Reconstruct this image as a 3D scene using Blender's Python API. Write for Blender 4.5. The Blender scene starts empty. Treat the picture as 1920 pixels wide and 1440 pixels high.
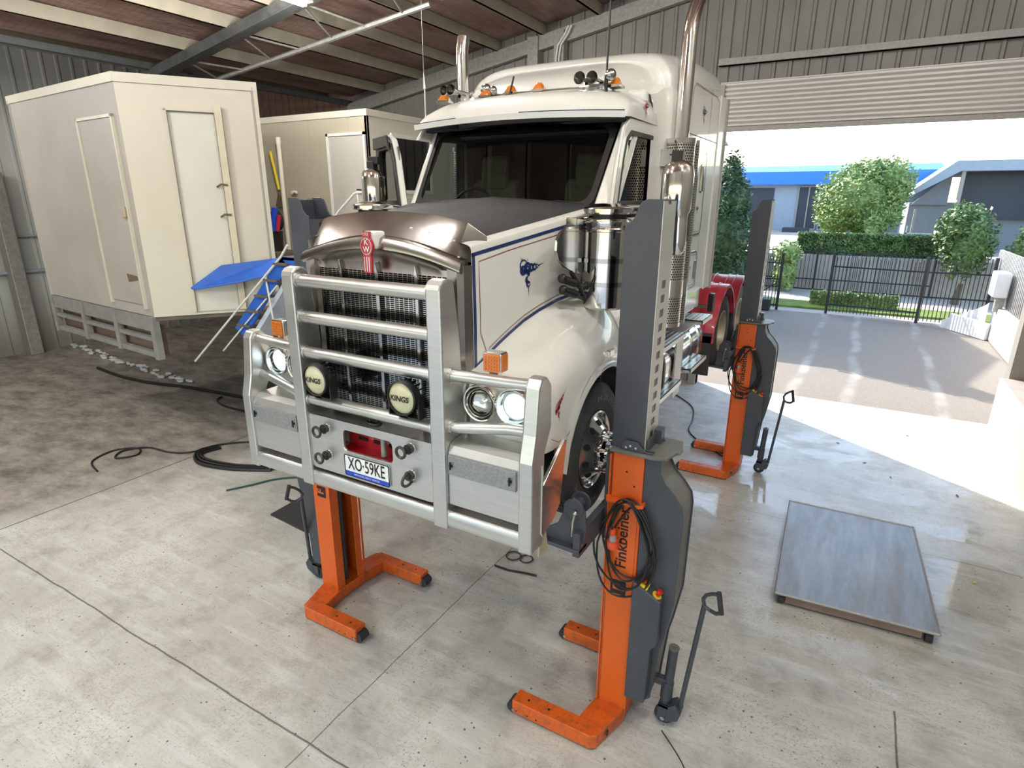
import bpy, bmesh, math, random
from mathutils import Vector, Matrix

PI = math.pi
random.seed(7)
scn = bpy.context.scene
COL = scn.collection

# ---------------------------------------------------------------- camera, sky, sun, exposure
cam_data = bpy.data.cameras.new('camera')
cam = bpy.data.objects.new('camera', cam_data)
COL.objects.link(cam)
cam_data.sensor_fit = 'HORIZONTAL'
cam_data.sensor_width = 36.0
cam_data.lens = 36.0 * 1110.0 / 1920.0
cam_data.clip_start = 0.05
cam_data.clip_end = 400
yaw, pitch, roll = math.radians(29.9), math.radians(17.4), math.radians(0.3)
fw = Vector((-math.sin(yaw) * math.cos(pitch), math.cos(yaw) * math.cos(pitch), -math.sin(pitch)))
rt = Vector((math.cos(yaw), math.sin(yaw), 0))
up = rt.cross(fw)
rt2 = rt * math.cos(roll) + up * math.sin(roll)
up2 = up * math.cos(roll) - rt * math.sin(roll)
cam.matrix_world = Matrix(((rt2.x, up2.x, -fw.x, 2.68), (rt2.y, up2.y, -fw.y, 0.0), (rt2.z, up2.z, -fw.z, 4.0), (0, 0, 0, 1)))
scn.camera = cam

scn.view_settings.view_transform = 'Standard'
scn.view_settings.look = 'None'
scn.view_settings.gamma = 1.0
scn.view_settings.use_curve_mapping = False
scn.view_settings.exposure = 0.15

SUN_EL = math.radians(31)
LAMP_W = 290
sun_dir = Vector((0.81 * math.cos(SUN_EL), -0.586 * math.cos(SUN_EL), -math.sin(SUN_EL)))
world = bpy.data.worlds.new('sky')
scn.world = world
world.use_nodes = True
wn, wl = world.node_tree.nodes, world.node_tree.links
wn.clear()
w_out = wn.new('ShaderNodeOutputWorld')
w_bg = wn.new('ShaderNodeBackground')
w_sky = wn.new('ShaderNodeTexSky')
w_sky.sky_type = 'NISHITA'
w_sky.sun_disc = False
w_sky.sun_elevation = SUN_EL
w_sky.sun_rotation = math.atan2(-sun_dir.x, -sun_dir.y)
w_sky.dust_density = 1.2
w_sky.air_density = 1.3
w_bg.inputs['Strength'].default_value = 0.62
wl.new(w_sky.outputs[0], w_bg.inputs[0])
wl.new(w_bg.outputs[0], w_out.inputs[0])

sun_data = bpy.data.lights.new('sun', 'SUN')
sun_data.energy = 9.0
sun_data.angle = math.radians(0.6)
sun_data.color = (1.0, 0.95, 0.86)
sun = bpy.data.objects.new('sun', sun_data)
sun.rotation_euler = sun_dir.to_track_quat('-Z', 'Y').to_euler()
sun.location = (-20, 20, 20)
COL.objects.link(sun)

# ---------------------------------------------------------------- materials
MATS = {}


class NT:
    def __init__(self, name):
        self.m = bpy.data.materials.new(name)
        self.m.use_nodes = True
        self.t = self.m.node_tree
        self.n = self.t.nodes
        self.p = self.n['Principled BSDF']
        self.co = None
        MATS[name] = self.m

    def add(self, kind, **kw):
        nd = self.n.new('ShaderNode' + kind)
        for k, v in kw.items():
            setattr(nd, k, v)
        return nd

    def link(self, a, b):
        self.t.links.new(a, b)

    def coord(self):
        if not self.co:
            self.co = self.add('TexCoord').outputs['Object']
        return self.co

    def noise(self, scale, detail=4, rough=0.55, stretch=None, dist=0.0):
        nd = self.add('TexNoise')
        nd.inputs['Scale'].default_value = scale
        nd.inputs['Detail'].default_value = detail
        nd.inputs['Roughness'].default_value = rough
        nd.inputs['Distortion'].default_value = dist
        src = self.coord()
        if stretch:
            mp = self.add('Mapping')
            mp.inputs['Scale'].default_value = stretch
            self.link(src, mp.inputs[0])
            src = mp.outputs[0]
        self.link(src, nd.inputs['Vector'])
        return nd.outputs['Fac']

    def ramp(self, fac, a, b, ca=(0, 0, 0, 1), cb=(1, 1, 1, 1)):
        nd = self.add('ValToRGB')
        e = nd.color_ramp.elements
        e[0].position, e[1].position = a, b
        e[0].color, e[1].color = ca, cb
        self.link(fac, nd.inputs[0])
        return nd.outputs[0]

    def mix(self, fac, a, b, mode='MIX'):
        nd = self.add('Mix', data_type='RGBA', blend_type=mode)
        for sock, v in ((nd.inputs[0], fac), (nd.inputs[6], a), (nd.inputs[7], b)):
            if isinstance(v, (int, float)):
                sock.default_value = v
            elif isinstance(v, tuple):
                sock.default_value = v if len(v) == 4 else v + (1,)
            else:
                self.link(v, sock)
        return nd.outputs[2]

    def math(self, op, a, b=0.0, c=0.0):
        nd = self.add('Math', operation=op)
        for sock, v in zip(nd.inputs, (a, b, c)):
            if isinstance(v, (int, float)):
                sock.default_value = v
            else:
                self.link(v, sock)
        return nd.outputs[0]

    def sep(self):
        nd = self.add('SeparateXYZ')
        self.link(self.coord(), nd.inputs[0])
        return nd.outputs

    def bump(self, h, strength=0.2, dist=0.02):
        nd = self.add('Bump')
        nd.inputs['Strength'].default_value = strength
        nd.inputs['Distance'].default_value = dist
        self.link(h, nd.inputs['Height'])
        self.link(nd.outputs[0], self.p.inputs['Normal'])

    def set(self, **kw):
        for k, v in kw.items():
            s = self.p.inputs[k.replace('_', ' ')]
            if isinstance(v, (int, float)):
                s.default_value = v
            elif isinstance(v, tuple):
                s.default_value = v if len(v) == 4 else v + (1,)
            else:
                self.link(v, s)
        return self


def simple(name, col, rough=0.5, metal=0.0, var=0.08, scale=6.0, bump=0.0, coat=0.0, **kw):
    t = NT(name)
    c = col
    if var:
        f = t.noise(scale, 5, 0.6)
        lo = tuple(max(0, x * (1 - var)) for x in col)
        hi = tuple(min(1, x * (1 + var)) for x in col)
        c = t.ramp(f, 0.3, 0.7, lo + (1,), hi + (1,))
        r = t.ramp(f, 0.3, 0.7, (max(0, rough * 0.85),) * 3 + (1,), (min(1, rough * 1.15),) * 3 + (1,))
        t.set(Roughness=r)
        if bump:
            t.bump(t.noise(scale * 6, 4), bump, 0.01)
    else:
        t.set(Roughness=rough)
    t.set(Base_Color=c, Metallic=metal)
    if coat:
        t.set(Coat_Weight=coat, Coat_Roughness=0.05)
    for k, v in kw.items():
        t.set(**{k: v})
    return t.m


simple('white_paint', (0.68, 0.675, 0.63), 0.35, coat=0.8, var=0.02)
simple('black_matte', (0.030, 0.030, 0.032), 0.55, var=0.1)
simple('black_plastic', (0.012, 0.012, 0.013), 0.4, var=0.1)
simple('chrome', (0.80, 0.78, 0.74), 0.10, 1.0, var=0.03)
simple('shell_steel', (0.36, 0.335, 0.315), 0.22, 1.0, var=0.10, scale=4)
simple('dark_chrome', (0.42, 0.42, 0.41), 0.12, 1.0, var=0.05)
simple('lift_grey', (0.056, 0.061, 0.075), 0.42, var=0.08)
simple('zinc_strip', (0.50, 0.49, 0.45), 0.45, 0.6, var=0.1)
simple('plate_grey', (0.16, 0.16, 0.14), 0.5, 0.2, var=0.15)
simple('rubber', (0.034, 0.034, 0.035), 0.75, var=0.2, scale=10, bump=0.15)
simple('tyre_text', (0.17, 0.17, 0.17), 0.7, var=0)
simple('navy', (0.015, 0.03, 0.12), 0.3, coat=0.6, var=0)
simple('wine_line', (0.22, 0.03, 0.05), 0.3, coat=0.6, var=0)
simple('scroll_red', (0.45, 0.02, 0.06), 0.35, var=0)
simple('chassis_red', (0.48, 0.035, 0.06), 0.4, var=0.15, coat=0.3)
simple('badge_red', (0.42, 0.01, 0.02), 0.3, var=0, coat=0.8)
simple('seat_tan', (0.38, 0.31, 0.20), 0.9, var=0.15, scale=20)
simple('cabin_dark', (0.02, 0.02, 0.022), 0.7, var=0.1)
simple('plate_white', (0.85, 0.85, 0.84), 0.4, var=0)
simple('plate_blue', (0.01, 0.06, 0.50), 0.4, var=0)
simple('ink', (0.008, 0.008, 0.009), 0.5, var=0)
simple('amber', (0.62, 0.17, 0.015), 0.22, var=0.05, coat=0.6)
simple('cream_lens', (0.60, 0.58, 0.38), 0.3, var=0.05, coat=0.5)
simple('bolt', (0.62, 0.62, 0.60), 0.25, 1.0, var=0)
simple('purlin', (0.38, 0.345, 0.27), 0.55, 0.25, var=0.12, scale=3)
simple('galv', (0.34, 0.33, 0.31), 0.5, 0.35, var=0.2, scale=14)
simple('rafter_dark', (0.075, 0.08, 0.08), 0.5, 0.2, var=0.25, scale=8)
simple('steel_rod', (0.55, 0.54, 0.50), 0.35, 0.8, var=0.1)
simple('rail_white', (0.72, 0.72, 0.68), 0.4, var=0.05)
simple('pvc', (0.72, 0.68, 0.58), 0.45, var=0.05)
simple('tread', (0.12, 0.09, 0.07), 0.8, var=0.2, scale=20)
simple('blue_sheet', (0.02, 0.11, 0.50), 0.5, var=0.12)
simple('blue_roof', (0.03, 0.19, 0.62), 0.5, var=0.08)
simple('stair_white', (0.55, 0.60, 0.70), 0.5, var=0.1)
simple('cable', (0.010, 0.010, 0.011), 0.45, var=0)
simple('hose_green', (0.02, 0.08, 0.06), 0.5, var=0)
simple('plug_orange', (0.75, 0.08, 0.02), 0.4, var=0)
simple('clear_plastic', (0.30, 0.30, 0.30), 0.2, var=0)
simple('button_red', (0.55, 0.01, 0.01), 0.35, var=0)
simple('button_yellow', (0.75, 0.55, 0.02), 0.5, var=0)
simple('tub_orange', (0.72, 0.14, 0.04), 0.5, var=0.1)
simple('render_cream', (0.34, 0.31, 0.28), 0.7, var=0.08, scale=2)
simple('underside_brown', (0.26, 0.17, 0.13), 0.8, var=0.2)
simple('mat_grey', (0.045, 0.045, 0.042), 0.9, var=0.2, scale=30, bump=0.3)
simple('wood_frame', (0.42, 0.36, 0.24), 0.7, var=0.15)
simple('wood_frame_pale', (0.62, 0.56, 0.42), 0.6, var=0.06)
simple('deck_steel', (0.24, 0.235, 0.225), 0.6, var=0.2)
simple('deck_brown', (0.13, 0.10, 0.08), 0.8, var=0.3, scale=3)
simple('far_wall_grey', (0.33, 0.38, 0.45), 0.8, var=0.08)
simple('far_dark', (0.05, 0.055, 0.07), 0.7, var=0.1)
simple('far_shed', (0.22, 0.24, 0.28), 0.8, var=0.08)
simple('fence_black', (0.015, 0.016, 0.018), 0.5, var=0)
simple('road_pale', (0.42, 0.38, 0.34), 0.9, var=0.12, scale=1.2)
simple('grass', (0.14, 0.20, 0.03), 0.95, var=0.35, scale=3)
simple('trunk', (0.12, 0.09, 0.06), 0.9, var=0.2)
simple('white_block', (0.70, 0.70, 0.70), 0.7, var=0.06)
simple('spring_steel', (0.08, 0.075, 0.07), 0.4, 0.7, var=0.2)
simple('rusty', (0.22, 0.08, 0.03), 0.85, var=0.4, scale=8)
simple('yellow', (0.7, 0.5, 0.03), 0.5, var=0)
simple('back_dark', (0.004, 0.004, 0.005), 0.9, var=0)
simple('bin_body', (0.02, 0.02, 0.025), 0.5, var=0)
simple('door_grey', (0.50, 0.47, 0.43), 0.5, var=0.03)
simple('panel_white', (0.62, 0.60, 0.53), 0.5, var=0.04, scale=1.5)
simple('trim_cream', (0.60, 0.565, 0.47), 0.5, var=0.04)
simple('stain_dark', (0.14, 0.10, 0.07), 0.8, var=0.2)

# brushed aluminium, streaked along one direction
t = NT('aluminium')
f = t.noise(5, 6, 0.7, (1, 1, 14))
t.set(Base_Color=t.ramp(f, 0.25, 0.75, (0.56, 0.56, 0.55, 1), (0.66, 0.655, 0.635, 1)), Metallic=0.9,
      Roughness=t.ramp(t.noise(3, 5), 0.3, 0.7, (0.27, 0.27, 0.27, 1), (0.42, 0.42, 0.42, 1)))
t = NT('aluminium_bright')
f = t.noise(9, 4, 0.6, (1, 3, 3))
t.set(Base_Color=(0.82, 0.81, 0.78), Metallic=0.95, Roughness=t.ramp(f, 0.3, 0.7, (0.10, 0.10, 0.10, 1), (0.2, 0.2, 0.2, 1)))
t = NT('galv_panel')
f = t.add('TexVoronoi')
f.inputs['Scale'].default_value = 60
t.link(t.coord(), f.inputs['Vector'])
t.set(Base_Color=t.ramp(f.outputs['Distance'], 0.0, 0.8, (0.24, 0.245, 0.25, 1), (0.33, 0.335, 0.34, 1)), Metallic=0.5, Roughness=0.5)

t = NT('sheet_grey')
f = t.noise(2.2, 6, 0.65, (4, 0.6, 1))
c = t.ramp(f, 0.3, 0.7, (0.24, 0.26, 0.285, 1), (0.36, 0.375, 0.40, 1))
c = t.mix(t.math('MULTIPLY', t.ramp(t.noise(1.5, 5, 0.6, (2.5, 0.5, 1)), 0.5, 0.68), 0.55), c, (0.22, 0.17, 0.13))
t.set(Base_Color=c, Metallic=0.3, Roughness=0.45)
t.bump(t.noise(1.2, 3), 0.4, 0.05)

# worn orange enamel
t = NT('lift_orange')
z = t.sep()[2]
low = t.math('LESS_THAN', z, 0.16)
gr = t.ramp(t.noise(9, 8, 0.7), 0.48, 0.72)
gr2 = t.ramp(t.noise(45, 3, 0.6), 0.60, 0.68)
fac = t.math('MULTIPLY', t.math('MAXIMUM', gr, gr2), t.math('MULTIPLY_ADD', low, 0.75, 0.03))
t.set(Base_Color=t.mix(fac, (0.70, 0.115, 0.010), (0.16, 0.06, 0.03)), Roughness=0.42)
t.bump(t.noise(40, 3), 0.05, 0.01)

# perforated stainless: staggered dark holes
t = NT('perforated')
s = t.sep()
ang = t.math('ARCTAN2', s[1], s[0])
cmb = t.add('CombineXYZ')
t.link(t.math('MULTIPLY', ang, 1.45), cmb.inputs[0])
t.link(t.math('MULTIPLY', s[2], 11), cmb.inputs[1])
bk = t.add('TexBrick')
bk.offset = 0.5
bk.inputs['Scale'].default_value = 2.0
bk.inputs['Mortar Size'].default_value = 0.11
bk.inputs['Mortar Smooth'].default_value = 0.35
bk.inputs['Brick Width'].default_value = 0.5
bk.inputs['Row Height'].default_value = 0.5
t.link(cmb.outputs[0], bk.inputs['Vector'])
t.set(Base_Color=t.mix(bk.outputs['Fac'], (0.02, 0.02, 0.02), (0.75, 0.73, 0.68)),
      Metallic=t.math('MULTIPLY', bk.outputs['Fac'], 0.95), Roughness=0.22)

# black security mesh
t = NT('perforated_black')
v = t.add('TexVoronoi')
v.inputs['Scale'].default_value = 55
v.inputs['Randomness'].default_value = 0.0
t.link(t.coord(), v.inputs['Vector'])
t.set(Base_Color=t.mix(t.math('LESS_THAN', v.outputs['Distance'], 0.4), (0.02, 0.02, 0.02), (0.16, 0.17, 0.17)), Roughness=0.5)
simple('navy_chrome', (0.05, 0.08, 0.20), 0.12, 0.9, var=0)

# checker plate
t = NT('checker')
wv = t.add('TexMagic')
wv.turbulence_depth = 1
wv.inputs['Scale'].default_value = 28
t.link(t.coord(), wv.inputs[0])
t.set(Base_Color=(0.50, 0.49, 0.47), Metallic=0.9, Roughness=0.3)
t.bump(wv.outputs['Fac'], 0.5, 0.01)

# serrated tread
t = NT('tread_plate')
v = t.add('TexVoronoi')
v.inputs['Scale'].default_value = 24
v.inputs['Randomness'].default_value = 0.15
t.link(t.coord(), v.inputs['Vector'])
hole = t.math('LESS_THAN', v.outputs['Distance'], 0.42)
t.set(Base_Color=t.mix(hole, (0.66, 0.65, 0.61), (0.03, 0.03, 0.03)), Metallic=t.math('SUBTRACT', 0.9, t.math('MULTIPLY', hole, 0.8)), Roughness=0.3)


def glass(name, tint, refl_rough=0.02, ior=1.5):
    """thin pane: tinted see-through mixed with a mirror by its Fresnel reflectance"""
    t = NT(name)
    t.n.remove(t.p)
    out = t.n['Material Output']
    tr = t.add('BsdfTransparent')
    tr.inputs[0].default_value = tint + (1,)
    gl = t.add('BsdfGlossy')
    gl.inputs['Roughness'].default_value = refl_rough
    fr = t.add('Fresnel')
    fr.inputs[0].default_value = ior
    mx = t.add('MixShader')
    t.link(fr.outputs[0], mx.inputs[0])
    t.link(tr.outputs[0], mx.inputs[1])
    t.link(gl.outputs[0], mx.inputs[2])
    t.link(mx.outputs[0], out.inputs[0])


glass('windscreen_glass', (0.26, 0.33, 0.32), ior=1.38)
glass('side_glass', (0.30, 0.34, 0.35), ior=1.9)
glass('lens_glass', (0.92, 0.95, 0.95), 0.03, ior=1.45)


def emitter(name, col, strength):
    t = NT(name)
    t.set(Base_Color=(0.8, 0.8, 0.8), Emission_Color=col, Emission_Strength=strength)


emitter('headlamp_lit', (0.80, 0.93, 1.0), 4.0)
emitter('headlamp_soft', (0.72, 0.88, 1.0), 0.3)
emitter('tube_lit', (1.0, 0.97, 0.92), 12.0)

# --- concrete floor: joints, dirt towards the left, damp patches, specks
t = NT('concrete')
s = t.sep()
X, Y = s[0], s[1]
big = t.noise(0.55, 6, 0.62)
mid = t.noise(2.6, 8, 0.68)
fine = t.noise(16, 6, 0.7)
strk = t.noise(3.2, 5, 0.6, (0.35, 2.2, 1))
base = t.ramp(big, 0.32, 0.68, (0.47, 0.46, 0.405, 1), (0.67, 0.66, 0.60, 1))
base = t.mix(t.math('MULTIPLY', t.ramp(mid, 0.48, 0.70), 0.6), base, (0.27, 0.25, 0.20))
fl = t.noise(38, 6, 0.8)
base = t.mix(t.math('MULTIPLY', t.ramp(fl, 0.52, 0.66), t.ramp(t.noise(1.1, 4), 0.38, 0.62)), base, (0.30, 0.26, 0.21))
base = t.mix(t.math('MULTIPLY', t.ramp(t.noise(0.8, 7, 0.75, None, 0.8), 0.60, 0.74), 0.5), base, (0.17, 0.15, 0.13))
base = t.mix(t.math('MULTIPLY', t.ramp(strk, 0.52, 0.66), 0.4), base, (0.74, 0.74, 0.71))
vo = t.add('TexVoronoi')
vo.inputs['Scale'].default_value = 9.0
t.link(t.coord(), vo.inputs['Vector'])
spk = t.math('LESS_THAN', t.math('ADD', vo.outputs['Distance'], t.math('MULTIPLY', mid, 0.16)), 0.155)
vo2 = t.add('TexVoronoi')
vo2.inputs['Scale'].default_value = 30.0
t.link(t.coord(), vo2.inputs['Vector'])
spk2 = t.math('MULTIPLY', t.math('LESS_THAN', vo2.outputs['Distance'], 0.13), t.ramp(big, 0.42, 0.6))
base = t.mix(t.math('MULTIPLY', t.math('MAXIMUM', spk, spk2), 0.8), base, (0.06, 0.05, 0.045))
scr = t.noise(7, 3, 0.5, (0.25, 3.0, 1), 1.5)
scr = t.math('MULTIPLY', t.math('LESS_THAN', t.math('ABSOLUTE', t.math('SUBTRACT', scr, 0.5)), 0.006), 0.35)
base = t.mix(scr, base, (0.12, 0.11, 0.10))
# dirt: the far left of the workshop is brown with trodden mud
e = t.math('ADD', X, t.math('MULTIPLY', t.math('SUBTRACT', big, 0.5), 5.0))
e = t.math('ADD', e, t.math('MULTIPLY', Y, -0.28))
dirt = t.add('MapRange')
dirt.interpolation_type = 'SMOOTHSTEP'
dirt.inputs['From Min'].default_value = -6.2
dirt.inputs['From Max'].default_value = -8.6
t.link(e, dirt.inputs['Value'])
muck = t.ramp(t.noise(1.6, 9, 0.75, (1, 1.8, 1)), 0.35, 0.66, (0.13, 0.10, 0.08, 1), (0.52, 0.47, 0.40, 1))
base = t.mix(t.math('MULTIPLY', dirt.outputs[0], 0.92), base, muck)
# joints
def line(c, at, w):
    return t.math('LESS_THAN', t.math('ABSOLUTE', t.math('SUBTRACT', c, at)), w)
wob = t.math('MULTIPLY', t.math('SUBTRACT', t.noise(1.5, 3), 0.5), 0.05)
yw = t.math('ADD', Y, wob)
xw = t.math('ADD', X, wob)
j = line(yw, 2.27, 0.008)
for c, at, w in ((xw, -6.15, 0.014), (xw, -0.4, 0.005), (yw, 7.75, 0.004)):
    j = t.math('MAXIMUM', j, line(c, at, w))
j = t.math('MAXIMUM', j, t.math('MULTIPLY', line(xw, 3.5, 0.008), t.math('LESS_THAN', Y, 4.9)))
base = t.mix(t.math('MULTIPLY', j, 0.75), base, (0.05, 0.04, 0.035))
t.set(Base_Color=base)
# damp zone near the door on the right
dx = t.math('DIVIDE', t.math('SUBTRACT', X, 2.9), 2.6)
dy = t.math('DIVIDE', t.math('SUBTRACT', Y, 7.6), 4.2)
rr = t.math('ADD', t.math('MULTIPLY', dx, dx), t.math('MULTIPLY', dy, dy))
zone = t.add('MapRange')
zone.inputs['From Min'].default_value = 1.3
zone.inputs['From Max'].default_value = 0.35
t.link(rr, zone.inputs['Value'])
wet = t.math('MULTIPLY', zone.outputs[0], t.ramp(t.noise(0.9, 5, 0.55, (0.8, 1.2, 1), 0.6), 0.49, 0.56))
rgh = t.math('SUBTRACT', 0.52, t.math('MULTIPLY', zone.outputs[0], 0.20))
rgh = t.math('ADD', rgh, t.math('MULTIPLY', t.math('SUBTRACT', mid, 0.5), 0.25))
rgh = t.math('SUBTRACT', rgh, t.math('MULTIPLY', wet, 0.30))
t.set(Roughness=t.math('MAXIMUM', rgh, 0.04))
t.bump(t.math('MULTIPLY', fine, t.math('SUBTRACT', 1.0, t.math('MULTIPLY', wet, 0.95))), 0.22, 0.006)

# gravel yard
t = NT('gravel')
f = t.noise(60, 4, 0.8)
g = t.noise(1.0, 5)
c = t.ramp(f, 0.3, 0.7, (0.13, 0.105, 0.085, 1), (0.46, 0.40, 0.33, 1))
sx = t.math('ADD', t.sep()[0], t.math('MULTIPLY', t.math('SUBTRACT', t.noise(0.4, 2), 0.5), 0.5))
tr_k = None
for at in (1.9, 2.95, 4.6):
    q = t.add('MapRange')
    q.interpolation_type = 'SMOOTHSTEP'
    q.inputs['From Min'].default_value = 0.17
    q.inputs['From Max'].default_value = 0.03
    t.link(t.math('ABSOLUTE', t.math('SUBTRACT', sx, at)), q.inputs['Value'])
    tr_k = q.outputs[0] if tr_k is None else t.math('MAXIMUM', tr_k, q.outputs[0])
c = t.mix(t.math('MULTIPLY', t.math('MULTIPLY', tr_k, t.ramp(t.noise(0.7, 4), 0.35, 0.6)), 0.6), c, (0.60, 0.57, 0.52))
t.set(Base_Color=t.mix(t.math('MULTIPLY', g, 0.4), c, (0.25, 0.23, 0.22)), Roughness=0.85)
t.bump(f, 0.8, 0.03)

# roof lining: red-brown foil, creased
t = NT('roof_lining')
f = t.noise(1.1, 8, 0.7, (2.5, 0.6, 1))
c = t.ramp(f, 0.3, 0.7, (0.19, 0.10, 0.085, 1), (0.42, 0.30, 0.26, 1))
c = t.mix(t.math('MULTIPLY', t.ramp(t.noise(0.5, 4), 0.55, 0.75), 0.45), c, (0.30, 0.10, 0.06))
wv = t.add('TexWave')
wv.wave_type = 'BANDS'
wv.bands_direction = 'Y'
wv.inputs['Scale'].default_value = 2.3
wv.inputs['Distortion'].default_value = 3.0
t.link(t.coord(), wv.inputs[0])
t.set(Base_Color=t.mix(t.math('MULTIPLY', t.ramp(wv.outputs['Fac'], 0.90, 1.0), 0.35), c, (0.10, 0.06, 0.05)), Roughness=0.6)
t.bump(t.noise(2.5, 6, 0.6, (3, 1, 1)), 0.6, 0.08)

# wall cladding
t = NT('cladding')
f = t.noise(1.3, 6, 0.6, (1, 1, 0.4))
t.set(Base_Color=t.ramp(f, 0.3, 0.7, (0.20, 0.19, 0.172, 1), (0.27, 0.26, 0.24, 1)), Roughness=0.5, Metallic=0.15)
t = NT('cladding_pale')
f = t.noise(1.0, 6, 0.6, (1, 1, 0.3))
c = t.ramp(f, 0.3, 0.7, (0.40, 0.42, 0.41, 1), (0.58, 0.59, 0.57, 1))
low = t.add('MapRange')
low.inputs['From Min'].default_value = 1.6
low.inputs['From Max'].default_value = 0.2
t.link(t.sep()[2], low.inputs['Value'])
t.set(Base_Color=t.mix(t.math('MULTIPLY', low.outputs[0], 0.7), c, (0.13, 0.10, 0.08)), Roughness=0.7)
simple('roller_slat', (0.66, 0.63, 0.60), 0.45, 0.2, var=0.06, scale=1)
simple('cabin_cream_shaded', (0.43, 0.39, 0.30), 0.5, var=0.05, scale=1.2)  # far cabin's front: its shade put into the colour, darker than cabin_pale beside it
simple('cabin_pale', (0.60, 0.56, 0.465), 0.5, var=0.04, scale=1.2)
simple('cabin_shaded', (0.40, 0.37, 0.335), 0.6, var=0.08, scale=1.5)  # darker take on cabin_pale, shade of the side and rear walls put into colour

# leaves
for nm, c1, c2 in (('leaf_dark', (0.018, 0.05, 0.018, 1), (0.07, 0.13, 0.05, 1)),
                   ('leaf_mid', (0.05, 0.11, 0.03, 1), (0.20, 0.28, 0.09, 1)),
                   ('leaf_light', (0.10, 0.19, 0.04, 1), (0.34, 0.42, 0.14, 1))):
    t = NT(nm)
    t.set(Base_Color=t.ramp(t.noise(2.5, 4), 0.35, 0.65, c1, c2), Roughness=0.6)


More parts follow.
